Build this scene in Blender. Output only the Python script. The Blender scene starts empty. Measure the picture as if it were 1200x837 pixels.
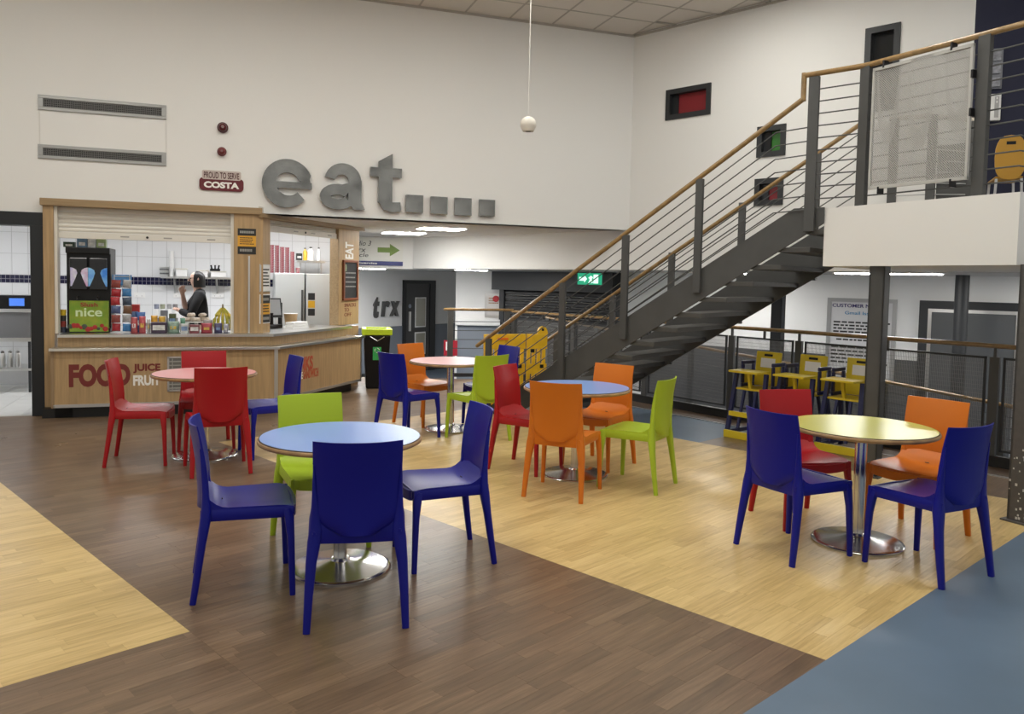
import bpy, bmesh, math, random
from math import sin, cos, radians as rad, pi, hypot, atan2
from mathutils import Vector, Matrix
random.seed(7)
SC = bpy.context.scene
COL = SC.collection

# ------------------------------------------------------------------ camera (solved from the photograph, 1200 x 837)
FPX, CY, PITCH, ROLL, CH = 935.05, 379.30, 0.05466, 0.0203, 1.612
def cam_axes():
    cp, sp = cos(PITCH), sin(PITCH)
    f = Vector((0, cp, -sp)); r = Vector((1, 0, 0)); d = Vector((0, -sp, -cp))
    c, s = cos(ROLL), sin(ROLL)
    return c*r - s*d, s*r + c*d, f
CR, CD, CF = cam_axes()
cam = bpy.data.cameras.new('camera')
cam.sensor_width = 36; cam.lens = 36*FPX/1200
cam.shift_y = -(418.5-CY)/1200
cam.clip_start = .05; cam.clip_end = 100
camo = bpy.data.objects.new('camera', cam)
m = Matrix((CR, -CD, -CF)).transposed().to_4x4(); m.translation = Vector((0, 0, CH))
camo.matrix_world = m
COL.objects.link(camo); SC.camera = camo

# ------------------------------------------------------------------ world and exposure
w = bpy.data.worlds.new('world'); SC.world = w; w.use_nodes = True
w.node_tree.nodes['Background'].inputs[0].default_value = (1.0, .975, .91, 1)
w.node_tree.nodes['Background'].inputs[1].default_value = .30
SC.view_settings.view_transform = 'Standard'; SC.view_settings.look = 'None'
SC.view_settings.gamma = 1; SC.view_settings.use_curve_mapping = False
SC.view_settings.exposure = 0.88
HALL_LIGHT, SOFFIT_LIGHT, KITCHEN_LIGHT = 20, 25, 11

# ------------------------------------------------------------------ pixel -> place helpers
def ray(x, y): return CR*((x-600)/FPX) + CD*((y-CY)/FPX) + CF
C0 = Vector((0, 0, CH))
def G(x, y, z=0):
    v = ray(x, y); return C0 + v*((z-CH)/v.z)
class Fr:
    """upright plane: origin (x,y) and compass angle of its rightward direction; local x right, y back, z up"""
    def __init__(s, o, ang):
        a = rad(ang); s.o = Vector((o[0], o[1], 0)); s.e = Vector((sin(a), cos(a), 0)); s.b = Vector((-s.e.y, s.e.x, 0))
        s.rz = atan2(s.e.y, s.e.x)
    def px(s, x, y, back=0):
        v = ray(x, y); o = s.o + s.b*back
        t = (o-C0).dot(s.b)/v.dot(s.b); p = C0 + v*t
        return Vector(((p-s.o).dot(s.e), back, p.z))
    def w(s, a, b=0, z=0): return s.o + s.e*a + s.b*b + Vector((0, 0, z))

# ------------------------------------------------------------------ materials
MATS = {}
def mat(name, col, rough=.5, metal=0, spec=.5, var=0, scale=8, bump=0, emit=0, stretch=None, col2=None, coat=0):
    if name in MATS: return MATS[name]
    M = bpy.data.materials.new(name); M.use_nodes = True; N = M.node_tree.nodes; L = M.node_tree.links
    b = N['Principled BSDF']
    b.inputs['Base Color'].default_value = (*col, 1); b.inputs['Roughness'].default_value = rough
    b.inputs['Metallic'].default_value = metal; b.inputs['Specular IOR Level'].default_value = spec
    b.inputs['Coat Weight'].default_value = coat
    if var or bump:
        tc = N.new('ShaderNodeTexCoord'); mp = N.new('ShaderNodeMapping'); L.new(tc.outputs['Object'], mp.inputs[0])
        if stretch: mp.inputs['Scale'].default_value = stretch
        nz = N.new('ShaderNodeTexNoise'); nz.inputs['Scale'].default_value = scale; nz.inputs['Detail'].default_value = 5
        L.new(mp.outputs[0], nz.inputs['Vector'])
        if var:
            rp = N.new('ShaderNodeValToRGB')
            c2 = col2 or tuple(c*(1-var) for c in col)
            rp.color_ramp.elements[0].position = .35; rp.color_ramp.elements[1].position = .65
            rp.color_ramp.elements[0].color = (*c2, 1); rp.color_ramp.elements[1].color = (*col, 1)
            L.new(nz.outputs['Fac'], rp.inputs[0]); L.new(rp.outputs[0], b.inputs['Base Color'])
        if bump:
            bp = N.new('ShaderNodeBump'); bp.inputs['Strength'].default_value = bump; bp.inputs['Distance'].default_value = .01
            L.new(nz.outputs['Fac'], bp.inputs['Height']); L.new(bp.outputs[0], b.inputs['Normal'])
    if emit:
        b.inputs['Emission Color'].default_value = (*col, 1); b.inputs['Emission Strength'].default_value = emit
    MATS[name] = M
    return M
def plank_mat(name, dark, mid, light, rough):
    M = bpy.data.materials.new(name); M.use_nodes = True; N = M.node_tree.nodes; L = M.node_tree.links
    b = N['Principled BSDF']; b.inputs['Roughness'].default_value = rough
    tc = N.new('ShaderNodeTexCoord'); oi = N.new('ShaderNodeObjectInfo'); at = N.new('ShaderNodeAttribute'); at.attribute_name = 'tone'
    add = N.new('ShaderNodeMath'); add.operation = 'ADD'; L.new(oi.outputs['Random'], add.inputs[0]); L.new(at.outputs['Fac'], add.inputs[1])
    fr = N.new('ShaderNodeMath'); fr.operation = 'FRACT'; L.new(add.outputs[0], fr.inputs[0])
    mp = N.new('ShaderNodeMapping'); mp.inputs['Scale'].default_value = (1.6, 26, 1); L.new(tc.outputs['Object'], mp.inputs[0])
    cmb = N.new('ShaderNodeCombineXYZ'); mul = N.new('ShaderNodeMath'); mul.operation = 'MULTIPLY'; mul.inputs[1].default_value = 37.0
    L.new(fr.outputs[0], mul.inputs[0]); L.new(mul.outputs[0], cmb.inputs[0]); L.new(mul.outputs[0], cmb.inputs[2]); L.new(cmb.outputs[0], mp.inputs['Location'])
    nz = N.new('ShaderNodeTexNoise'); nz.inputs['Scale'].default_value = 2.2; nz.inputs['Detail'].default_value = 7; nz.inputs['Roughness'].default_value = .62
    L.new(mp.outputs[0], nz.inputs['Vector'])
    mx = N.new('ShaderNodeMath'); mx.operation = 'MULTIPLY_ADD'; mx.inputs[1].default_value = .22; L.new(fr.outputs[0], mx.inputs[0])
    m2 = N.new('ShaderNodeMath'); m2.operation = 'MULTIPLY'; m2.inputs[1].default_value = .85; L.new(nz.outputs['Fac'], m2.inputs[0]); L.new(m2.outputs[0], mx.inputs[2])
    rp = N.new('ShaderNodeValToRGB'); e = rp.color_ramp.elements
    e[0].position = .28; e[0].color = (*dark, 1); e[1].position = .86; e[1].color = (*light, 1)
    k = e.new(.58); k.color = (*mid, 1)
    L.new(mx.outputs[0], rp.inputs[0]); L.new(rp.outputs[0], b.inputs['Base Color'])
    n2 = N.new('ShaderNodeTexNoise'); n2.inputs['Scale'].default_value = 3; L.new(tc.outputs['Object'], n2.inputs['Vector'])
    r2 = N.new('ShaderNodeMapRange'); r2.inputs[3].default_value = rough-.06; r2.inputs[4].default_value = rough+.1
    L.new(n2.outputs['Fac'], r2.inputs[0]); L.new(r2.outputs[0], b.inputs['Roughness'])
    MATS[name] = M; return M
WALL = mat('wall_paint', (.79, .783, .76), .7, bump=.03, scale=120)
WHITE = mat('white_paint', (.82, .82, .81), .6)
SOFF = mat('soffit_board', (.62, .585, .53), .8, bump=.05, scale=150)
CTILE = mat('ceiling_tile', (.66, .62, .57), .85, bump=.12, scale=220)
TBAR = mat('ceiling_grid_bar', (.42, .39, .35), .6)
OAK = mat('oak_laminate', (.46, .305, .15), .42, var=.22, scale=3, stretch=(14, 14, .8))
OAKD = mat('oak_edge', (.36, .245, .125), .45, var=.2, scale=3, stretch=(.8, 14, 14))
HANDRAIL = mat('handrail_oak', (.31, .19, .073), .32, var=.3, scale=5, stretch=(4, 4, 4), coat=.2)
STEEL = mat('brushed_steel', (.74, .74, .73), .28, 1, var=.15, scale=20, stretch=(1, 30, 30))
CHROME = mat('chrome', (.70, .70, .70), .19, 1, var=.12, scale=6)
DGREY = mat('dark_grey_steel_paint', (.066, .066, .064), .5, var=.12, scale=6)
DGREY2 = mat('black_grey_paint', (.018, .020, .023), .5)
BLACK = mat('black_plastic', (.005, .005, .006), .35, spec=.35)
PLINTH = mat('black_plinth', (.008, .008, .008), .45)
BLUEFLOOR = mat('blue_vinyl', (.115, .172, .245), .40, var=.12, scale=2.2)
LOWFLOOR = mat('grey_blue_vinyl', (.16, .20, .26), .45, var=.1, scale=2)
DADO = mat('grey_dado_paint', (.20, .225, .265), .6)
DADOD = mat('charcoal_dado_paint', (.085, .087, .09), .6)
TILE = mat('white_glazed_tile', (.80, .81, .82), .18)
NAVYT = mat('navy_glazed_tile', (.012, .012, .05), .15)
GROUT = mat('grout', (.55, .55, .55), .9)
NAVY = mat('navy_wall', (.006, .008, .035), .6)
GLASSD = mat('dark_glass', (.02, .022, .025), .06)
REDG = mat('red_blind_glass', (.22, .016, .022), .25)
GREENG = mat('green_blind_glass', (.03, .17, .02), .25)
SHUT = mat('cream_shutter', (.74, .71, .64), .45)
MAROON = mat('maroon_vinyl_letter', (.17, .022, .018), .5)
WLET = mat('white_vinyl_letter', (.85, .83, .78), .5)
REDL = mat('red_orange_vinyl_letter', (.45, .07, .03), .5)
LIGHTP = mat('added_hall_diffuser', (1, .98, .915), .4, emit=HALL_LIGHT)
LIGHTS = mat('lit_soffit_diffuser', (1, .98, .94), .4, emit=SOFFIT_LIGHT)
LIGHTK = mat('added_kitchen_diffuser', (.97, .98, 1), .4, emit=KITCHEN_LIGHT)
YEL = mat('yellow_paint', (.66, .50, .02), .4)
BARY = mat('yellow_barrier_plastic', (.85, .50, .015), .38, var=.2, scale=4)
NAVYP = mat('navy_paint', (.012, .016, .075), .4)
PAPER = mat('paper_white', (.80, .80, .79), .6)
TRIMW = mat('aluminium_trim', (.62, .62, .62), .3, .9)

# ------------------------------------------------------------------ mesh builder
class MB:
    def __init__(s): s.v = []; s.f = []
    def add(s, vs, fs):
        n = len(s.v); s.v += [tuple(v) for v in vs]; s.f += [tuple(n+i for i in f) for f in fs]; return s
    def box(s, x0, x1, y0, y1, z0, z1, M=None):
        vs = [Vector((x, y, z)) for z in (z0, z1) for y in (y0, y1) for x in (x0, x1)]
        if M: vs = [M @ v for v in vs]
        return s.add(vs, [(0, 2, 3, 1), (4, 5, 7, 6), (0, 1, 5, 4), (2, 6, 7, 3), (0, 4, 6, 2), (1, 3, 7, 5)])
    def prism(s, pts, a, b, axis='y'):
        n = len(pts)
        def P(p, t): return {'y': (p[0], t, p[1]), 'z': (p[0], p[1], t), 'x': (t, p[0], p[1])}[axis]
        vs = [P(p, a) for p in pts] + [P(p, b) for p in pts]
        fs = [tuple(range(n)), tuple(range(2*n-1, n-1, -1))] + [(i, n+i, n+(i+1) % n, (i+1) % n) for i in range(n)]
        return s.add(vs, fs)
    def sweep(s, path, rad_, n=8, sq=1.0, up=(0, 0, 1), cap=True):
        """tube along path; rad_ = list of (rw, rd) or floats; sq>1 squarer section"""
        path = [Vector(p) for p in path]; k = len(path); rings = []
        for i, p in enumerate(path):
            t = (path[min(i+1, k-1)] - path[max(i-1, 0)]).normalized()
            u = Vector(up)
            if abs(t.dot(u)) > .95: u = Vector((1, 0, 0)) if abs(t.x) < .9 else Vector((0, 1, 0))
            a = t.cross(u).normalized(); b = a.cross(t).normalized()
            r = rad_[i] if isinstance(rad_, (list, tuple)) else rad_
            ra, rb = r if isinstance(r, (list, tuple)) else (r, r)
            ring = []
            for j in range(n):
                q = 2*pi*(j+.5)/n; c_, s_ = cos(q), sin(q)
                c_ = math.copysign(abs(c_)**(1/sq), c_); s_ = math.copysign(abs(s_)**(1/sq), s_)
                ring.append(p + a*(c_*ra) + b*(s_*rb))
            rings.append(ring)
        vs = [v for r in rings for v in r]; fs = []
        for i in range(k-1):
            for j in range(n):
                fs.append((i*n+j, i*n+(j+1) % n, (i+1)*n+(j+1) % n, (i+1)*n+j))
        if cap: fs += [tuple(range(n-1, -1, -1)), tuple((k-1)*n+j for j in range(n))]
        return s.add(vs, fs)
    def bar(s, p, q, w, h=None, up=(0, 0, 1)):
        """square bar from p to q (w across, h along up)"""
        h = h or w
        return s.sweep([p, q], [(w/2*1.41421, h/2*1.41421)]*2, 4, 1, up)
    def lathe(s, prof, n=24, c=(0, 0, 0)):
        """prof: list of (r,z) bottom to top"""
        k = len(prof); vs = []
        for r, z in prof:
            for j in range(n): vs.append((c[0]+r*cos(2*pi*j/n), c[1]+r*sin(2*pi*j/n), c[2]+z))
        fs = []
        for i in range(k-1):
            for j in range(n): fs.append((i*n+j, i*n+(j+1) % n, (i+1)*n+(j+1) % n, (i+1)*n+j))
        fs += [tuple(range(n-1, -1, -1)), tuple((k-1)*n+j for j in range(n))]
        return s.add(vs, fs)
    def grid(s, fn, nu, nv):
        vs = [fn(i/nu, j/nv) for j in range(nv+1) for i in range(nu+1)]
        fs = [(j*(nu+1)+i, j*(nu+1)+i+1, (j+1)*(nu+1)+i+1, (j+1)*(nu+1)+i) for j in range(nv) for i in range(nu)]
        return s.add(vs, fs)
    def shell(s, fn, nu, nv):
        """closed slab: fn(u,v,k) k=0 top, 1 bottom"""
        A = [fn(i/nu, j/nv, 0) for j in range(nv+1) for i in range(nu+1)]
        B = [fn(i/nu, j/nv, 1) for j in range(nv+1) for i in range(nu+1)]
        n = len(A); I = lambda i, j: j*(nu+1)+i
        fs = []
        for j in range(nv):
            for i in range(nu):
                q = (I(i, j), I(i+1, j), I(i+1, j+1), I(i, j+1)); fs.append(q); fs.append(tuple(n+k for k in reversed(q)))
        bd = [I(i, 0) for i in range(nu)] + [I(nu, j) for j in range(nv)] + [I(i, nv) for i in range(nu, 0, -1)] + [I(0, j) for j in range(nv, 0, -1)]
        for a, b in zip(bd, bd[1:]+bd[:1]): fs.append((b, a, n+a, n+b))
        return s.add(A+B, fs)
    def mesh(s, name, mats, smooth=None, bevel=0, fix=True):
        me = bpy.data.meshes.new(name); me.from_pydata(s.v, [], s.f)
        bm = bmesh.new(); bm.from_mesh(me)
        if fix: bmesh.ops.recalc_face_normals(bm, faces=bm.faces)
        if bevel:
            bmesh.ops.bevel(bm, geom=[e for e in bm.edges if len(e.link_faces) == 2 and e.calc_face_angle(0) > .7], offset=bevel, segments=2, profile=.5, affect='EDGES', clamp_overlap=True)
        bm.to_mesh(me); bm.free()
        for m_ in (mats if isinstance(mats, (list, tuple)) else [mats]): me.materials.append(m_)
        if smooth is not None:
            me.shade_smooth()
            bpy_set_sharp(me, rad(smooth))
        return me
    def obj(s, name, mats, parent=None, smooth=None, bevel=0, loc=None, rz=0):
        o = bpy.data.objects.new(name, s.mesh(name, mats, smooth, bevel)); COL.objects.link(o)
        if parent: o.parent = parent
        if loc is not None: o.location = loc
        if rz: o.rotation_euler = (0, 0, rz)
        return o
def bpy_set_sharp(me, ang):
    try: me.set_sharp_from_angle(angle=ang)
    except Exception: pass
def tag(o, label=None, cat=None, group=None, kind=None):
    if label: o['label'] = label
    if cat: o['category'] = cat
    if group: o['group'] = group
    if kind: o['kind'] = kind
    return o
def empty(name, loc, rz=0, label=None, cat=None, group=None, kind=None):
    o = bpy.data.objects.new(name, None); COL.objects.link(o); o.location = loc; o.rotation_euler = (0, 0, rz)
    o.empty_display_size = .1
    return tag(o, label, cat, group, kind)
def link(name, me, parent=None, loc=None, rz=0):
    o = bpy.data.objects.new(name, me); COL.objects.link(o)
    if parent: o.parent = parent
    if loc is not None: o.location = loc
    if rz: o.rotation_euler = (0, 0, rz)
    return o
def struct(o): o['kind'] = 'structure'; return o
def copy_tree(o, parent=None):
    c = o.copy(); COL.objects.link(c); c.parent = parent
    for ch in o.children: copy_tree(ch, c)
    return c
def text_mb(txt, x0, x1, z0, z1, depth=.004, bold=0, y=0):
    """lettering filling the box x0..x1, z0..z1 in the xz plane, facing -y"""
    cu = bpy.data.curves.new('lettering', 'FONT'); cu.body = txt; cu.size = 1; cu.offset = bold; cu.resolution_u = 4; cu.extrude = .5
    cu.align_x = 'LEFT'
    o = bpy.data.objects.new('lettering', cu); COL.objects.link(o)
    me = bpy.data.meshes.new_from_object(o.evaluated_get(bpy.context.evaluated_depsgraph_get()))
    bpy.data.objects.remove(o); bpy.data.curves.remove(cu)
    xs = [v.co.x for v in me.vertices]; ys = [v.co.y for v in me.vertices]
    ax, bx, ay, by = min(xs), max(xs), min(ys), max(ys)
    mb = MB()
    mb.v = [(x0+(v.co.x-ax)/(bx-ax)*(x1-x0), y-depth*(v.co.z+.5), z0+(v.co.y-ay)/(by-ay)*(z1-z0)) for v in me.vertices]
    mb.f = [tuple(p.vertices) for p in me.polygons]
    bpy.data.meshes.remove(me)
    return mb
def scribble(mb, x0, x1, z0, z1, rows, y, h=.5, seed=1, depth=.0015):
    """rows of unreadably small print: short dashes"""
    R = random.Random(seed); rh = (z1-z0)/rows
    for r in range(rows):
        x = x0; end = x1 - R.random()*.25*(x1-x0)
        while x < end:
            wd = (x1-x0)*(.05+.09*R.random()); mb.box(x, min(x+wd, x1), y-depth, y, z0+rh*(r+.25), z0+rh*(r+.25+h)); x += wd+(x1-x0)*.022
    return mb

# ------------------------------------------------------------------ main planes
EW = Fr(G(54, 487).xy, 70.4)                       # wall with the metal letters
corner_a = EW.px(739, 200).x
CORNER = EW.w(corner_a)
W2 = Fr(CORNER.xy, 134.6)                           # right-hand wall above the stairs
LAND = Fr((3.06, 6.58), 152)                        # white face of the landing
la0 = LAND.px(964, 312).x; la1 = LAND.px(1191, 311.4).x
STO = LAND.w(la0)                                   # top of stairs, near side
ST = Fr(STO.xy, 129)                                # stair: local x up the stairs, y across
ZC, ZS, ZL, ZLOW = 5.02, 2.34, 1.785, -.62

# ================================================================== STRUCTURE
a_k = EW.px(305, 245).x                              # right end of the wooden kiosk frame on this wall
def wallholes(mb, x0, x1, z0, z1, holes, y0, y1):
    xs = sorted({x0, x1, *[h[0] for h in holes], *[h[1] for h in holes]}); zs = sorted({z0, z1, *[h[2] for h in holes], *[h[3] for h in holes]})
    for i in range(len(xs)-1):
        run = None
        for j in range(len(zs)-1):
            cx, cz = (xs[i]+xs[i+1])/2, (zs[j]+zs[j+1])/2
            inside = any(h[0] < cx < h[1] and h[2] < cz < h[3] for h in holes)
            if not inside:
                if run is None: run = [zs[j], zs[j+1]]
                else: run[1] = zs[j+1]
            if inside or j == len(zs)-2:
                if run: mb.box(xs[i], xs[i+1], y0, y1, run[0], run[1]); run = None
    return mb
def wall(fr, name, mb, m=WALL): return struct(mb.obj(name, m, None, loc=fr.o, rz=fr.rz))
# wall with letters
ZW = ZC+.1
mb = MB(); mb.box(-5, -1.12, 0, .25, 0, ZW); mb.box(-1.12, .0, 0, .25, 2.245, ZW); mb.box(.0, a_k, 0, .25, 2.405, ZW); mb.box(a_k, corner_a, 0, .25, ZS, ZW)
wall_back = wall(EW, 'wall_back', mb)
# right wall with its four small windows
def w2rect(x0, y0, x1, y1):
    a, b = W2.px(x0, y0), W2.px(x1, y1); return (a.x, b.x, b.z, a.z)
WIN = [w2rect(782, 107, 832, 133), w2rect(889, 150, 919.5, 181), w2rect(886, 211, 916.5, 239)]
t0, t1 = W2.px(1016, 35), W2.px(1055, 29); tz = t0.z
WIN.append((t0.x, t1.x, 3.55, tz))
w2_end = W2.px(1142, 40).x
mb = wallholes(MB(), 0, w2_end, ZL, ZW, WIN, 0, .25)
wall_right = wall(W2, 'wall_right', mb)
for i, (h, gm) in enumerate(zip(WIN, (REDG, GREENG, REDG, GLASSD))):
    fw = .055
    t = empty('window_%d' % (i+1), W2.w(h[0], 0, h[2]), W2.rz, kind='structure')
    W_, H_ = h[1]-h[0], h[3]-h[2]
    f = MB(); f.box(-.01, fw, -.02, .12, -.01, H_+.01); f.box(W_-fw, W_+.01, -.02, .12, -.01, H_+.01); f.box(fw, W_-fw, -.02, .12, -.01, fw); f.box(fw, W_-fw, -.02, .12, H_-fw, H_+.01)
    f.obj('window_frame', DGREY2, t)
    MB().box(fw, W_-fw, .07, .085, fw, H_-fw).obj('pane', gm, t)
    if i == 0: MB().box(fw, fw+.09, .05, .07, fw, H_-fw).obj('blind_edge', GLASSD, t)
    if i in (1, 2): MB().box(fw, W_*.42, .04, .07, fw, H_-fw).obj('blind_edge', GLASSD, t)
# bulkheads under the soffit
bx = W2.px(484, 300).x
wall(W2, 'wall_bulkhead', MB().box(bx, -.02, 0, .2, ZL, ZS))
BK = Fr(W2.w(bx).xy, 80)
wall(BK, 'wall_bulkhead_left', MB().box(-5, 0, 0, .2, ZL-.01, ZS))
def poly_z(name, pts, z0, z1, m):
    return MB().prism([tuple(p)[:2] for p in pts], z0, z1, 'z').obj(name, m)
struct(poly_z('ceiling_lower', [W2.w(7.5, .02), CORNER+Vector((.02, .02, 0)), W2.w(bx, .02), BK.w(-5, .1), (-7, 24), (11, 24), (11, 5)], ZL, ZL+.06, SOFF))
# navy wall of the upper floor
NV = Fr(W2.w(w2_end).xy, 112)
wall(NV, 'wall_upper_navy', MB().box(0, 4, .0, .2, 2.3, ZW), NAVY)
# lower-level walls
NW = Fr((5.3, 11.45), 130)
nwl = NW.px(587, 330).x
zd = NW.px(1046, 421).z
wn = wall(NW, 'wall_lower_right', MB().box(nwl, 5, 0, .2, ZLOW, ZL), WHITE)
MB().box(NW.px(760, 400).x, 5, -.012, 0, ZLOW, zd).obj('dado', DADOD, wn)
PW = Fr(NW.w(nwl).xy, 90)
pwl = PW.px(534, 350).x
wp = wall(PW, 'wall_pier', MB().box(pwl, 0, 0, .3, ZLOW, ZL), WHITE)
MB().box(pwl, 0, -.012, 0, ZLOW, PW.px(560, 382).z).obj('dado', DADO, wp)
mbl = MB().box(pwl+.02, 0, -.10, -.012, PW.px(560, 381).z, PW.px(560, 374).z).obj('ledge', WHITE, wp)
MB().box(pwl-.0, pwl+.045, -.03, -.012, ZLOW, PW.px(536, 379).z).obj('corner_guard', WHITE, wp)
TW = Fr(G(443, 441, ZLOW).xy, 34.4)
twr = TW.px(534, 350).x+.3
wt = wall(TW, 'wall_lower_left', MB().box(-7, twr, 0, .2, ZLOW, ZL), WHITE)
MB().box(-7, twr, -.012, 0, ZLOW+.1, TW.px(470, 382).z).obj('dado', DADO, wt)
MB().box(-7, twr, -.02, 0, ZLOW, ZLOW+.1).obj('skirting', DGREY2, wt)
# lower floor
struct(poly_z('floor_lower', [(-9, 12), (-9, 26), (12, 26), (12, 2)], ZLOW-.05, ZLOW, LOWFLOOR))
# hall ceiling
struct(poly_z('ceiling', [EW.w(-5, 0), CORNER, W2.w(w2_end), NV.w(4), (9, -1.5), (-10.5, -1.5)], ZC+.015, ZC+.1, CTILE))
ceil = empty('ceiling_grid', EW.w(0, 0, ZC), EW.rz, kind='structure')
tl = MB().box(.006, .594, -.594, -.006, -.004, .014).mesh('tile', CTILE)
off = EW.px(546, 13).x % .6
off = (EW.o + (G(546, 13, ZC)-EW.o)).dot(EW.e) - EW.o.dot(EW.e)
off = off - math.floor(off/.6)*.6
gb = MB()
LAMPS = [(2, -4), (6, -4), (10, -4), (14, -4), (2, -8), (6, -8), (10, -8), (14, -8), (2, -12), (6, -12), (10, -12), (14, -12)]
LAMPSET = {(i, j) for i, j in LAMPS}
na, nb = int((corner_a+4)/.6)+3, 7
for j in range(nb):
    for i in range(-1, na):
        a0 = off-.6+i*.6; y0 = -j*.6
        p = EW.w(a0+.3, y0-.3)
        if (p-W2.o).dot(W2.b) > -.35 or (i, -j) in LAMPSET: continue
        link('tile', tl, ceil, (a0, y0, 0))
for j in range(nb+1):
    y0 = -j*.6; xe = corner_a + j*.6*.55
    gb.box(-1, xe, y0-.012, y0+.012 if j else 0, -.008, .012)
for i in range(-1, na):
    a0 = off-.6+i*.6
    p0 = 0 if a0 < corner_a else -(a0-corner_a)/.55 if False else 0
    yend = -nb*.6; ys = 0
    if a0 > corner_a: ys = -(a0-corner_a)*math.tan(rad(64.2))
    if ys > yend: gb.box(a0-.012, a0+.012, yend, ys, -.008, .012)
gb.obj('grid_bars', TBAR, ceil)
tr = MB(); tr.box(-5, corner_a, -.02, 0, ZC-.03, ZC-.004)
struct(tr.obj('trim_1', TBAR, None, loc=EW.o, rz=EW.rz))
struct(MB().box(0, w2_end, -.02, 0, ZC-.03, ZC-.004).obj('trim_2', TBAR, None, loc=W2.o, rz=W2.rz))
# unseen ceiling luminaires added to light the hall (600 mm recessed panels)
k = 0
for i, j in LAMPS:
    a0 = off-.6+(i-3)*.6; y0 = j*.6
    p = EW.w(a0, y0, ZC)
    if (p-W2.o).dot(W2.b) > -.8: continue
    t = empty('added_ceiling_light', p, EW.rz, 'added square ceiling light panel, %s row from the lettered wall, %s from the left' % ({-4: 'first', -8: 'second', -12: 'third'}[j], {2: 'first', 6: 'second', 10: 'third', 14: 'fourth'}[i]), 'light', 'added ceiling light panels of the hall')
    f = MB(); f.box(.0, .6, -.6, -.57, -.015, .012); f.box(.0, .6, -.03, 0, -.015, .012); f.box(0, .03, -.57, -.03, -.015, .012); f.box(.57, .6, -.57, -.03, -.015, .012)
    f.obj('frame', WHITE, t); MB().box(.03, .57, -.57, -.03, -.006, .012).obj('diffuser', LIGHTP, t)
def soffit_light(p, rz, L, Wd, label, m=LIGHTS):
    t = empty('soffit_light', p, rz, label, 'light')
    f = MB(); f.box(-L/2-.02, L/2+.02, -Wd/2-.02, Wd/2+.02, -.012, 0); f.obj('frame', WHITE, t)
    MB().box(-L/2, L/2, -Wd/2, Wd/2, -.02, -.012).obj('diffuser', m, t)
sr = EW.rz
soffit_light(G(517, 267.5, ZS), sr, .62, .45, 'lit soffit light nearest the metal dots')
soffit_light(G(473, 272.5, ZS), sr, .62, .45, 'lit soffit light nearest the kiosk end post')
soffit_light(G(1040, 319.6, ZL), NW.rz, 1.1, .3, 'lit strip light under the landing, above the notice board')
soffit_light(G(850, 319.6, ZL), NW.rz, .6, .3, 'added strip light hidden behind the stairs')  # added lamp, kept out of sight, brightens the lower wall
soffit_light(G(552, 315.9, ZL), EW.rz, .5, .4, 'lit strip light seen edge-on in front of the white pier')
soffit_light(NW.w(2.8, -1.2, ZL), NW.rz, 1.1, .3, 'added strip light in front of the grey double door')  # added lamp outside the view, lights the lower right side
soffit_light(TW.w(-2.15, -1.5, ZL), TW.rz, .9, .6, 'added strip light in the passage before the grey door')  # added lamp that brightens the passage wall from the left

# ------------------------------------------------------------------ floor of the hall
R0, R1, R4 = Vector((-1.05, 12.81, 0)), Vector((0, 13.0, 0)), Vector((4.511, 7.103, 0))
RE = R1 + (R4-R1)*1.5
floor = struct(poly_z('floor', [(-9.5, -1.5), (RE.x, -1.5), RE, R1, R0, (-9.5, 12.81)], ZLOW, -.006, mat('floor_screed', (.12, .085, .058), .6)))
FU = Vector((sin(rad(45.3)), cos(rad(45.3)))); FV = Vector((-FU.y, FU.x))
def uv(u, v): return FU*u + FV*v
def clip(poly, n, c):
    out = []
    for i, p in enumerate(poly):
        q = poly[(i+1) % len(poly)]; dp, dq = n.dot(p)-c, n.dot(q)-c
        if dp <= 0: out.append(p)
        if (dp < 0 < dq) or (dq < 0 < dp): out.append(p+(q-p)*(dp/(dp-dq)))
    return out
rd = (R4-R1).xy.normalized(); rn = Vector((-rd.y, rd.x))      # outward normal of the railing line
if rn.dot(Vector((5, 12))-R1.xy) < 0: rn = -rn
rail_c = rn.dot(R1.xy)
TRIM_IN = .40
HALFS = [(rn, rail_c-TRIM_IN), (Vector((0, 1)), 12.8)]
blue_n, blue_p = None, None
bA, bB = uv(2.6, 1.445), uv(6.4, 1.30)
bd = (bB-bA).normalized(); bn = Vector((bd.y, -bd.x))          # points to smaller v (blue side)
LW = plank_mat('light_oak_vinyl', (.41, .275, .10), (.60, .43, .18), (.72, .55, .255), .34)
BW = plank_mat('brown_walnut_vinyl', (.094, .058, .032), (.166, .106, .061), (.262, .176, .105), .29)
ZONES = [(3.35, 7.02, 1.0, 7.36, LW), (-3.2, 1.46, 3.5, 9.0, LW), (1.46, 3.35, 1.0, 7.36, BW), (-3.2, 1.46, 1.0, 3.5, BW), (1.46, 10.5, 7.36, 12.4, BW), (7.02, 9.4, .6, 4.36, BW)]
PW_, PL_ = .072, .46
allp = []
for zi, (u0, u1, v0, v1, pm) in enumerate(ZONES):
    r = 0; v = v0
    while v < v1-.004:
        vb = min(v+PW_, v1)
        if v1-vb < .01: vb = v1
        u = u0 - random.random()*PL_
        while u < u1:
            ub = u + PL_
            ua_, ub_ = max(u, u0), min(ub, u1); u = ub
            if ub_-ua_ < .0006: continue
            P = [uv(ua_, v), uv(ub_, v), uv(ub_, vb), uv(ua_, vb)]
            for n_, c_ in HALFS: P = clip(P, n_, c_)
            P = clip(P, bn, bn.dot(bA)) if zi in (0, 2, 3, 5) else P
            if len(P) < 3: continue
            c = sum(P, Vector((0, 0)))/len(P)
            if c.y < .4: continue
            allp.append((P, c, pm))
        v = vb
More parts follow.
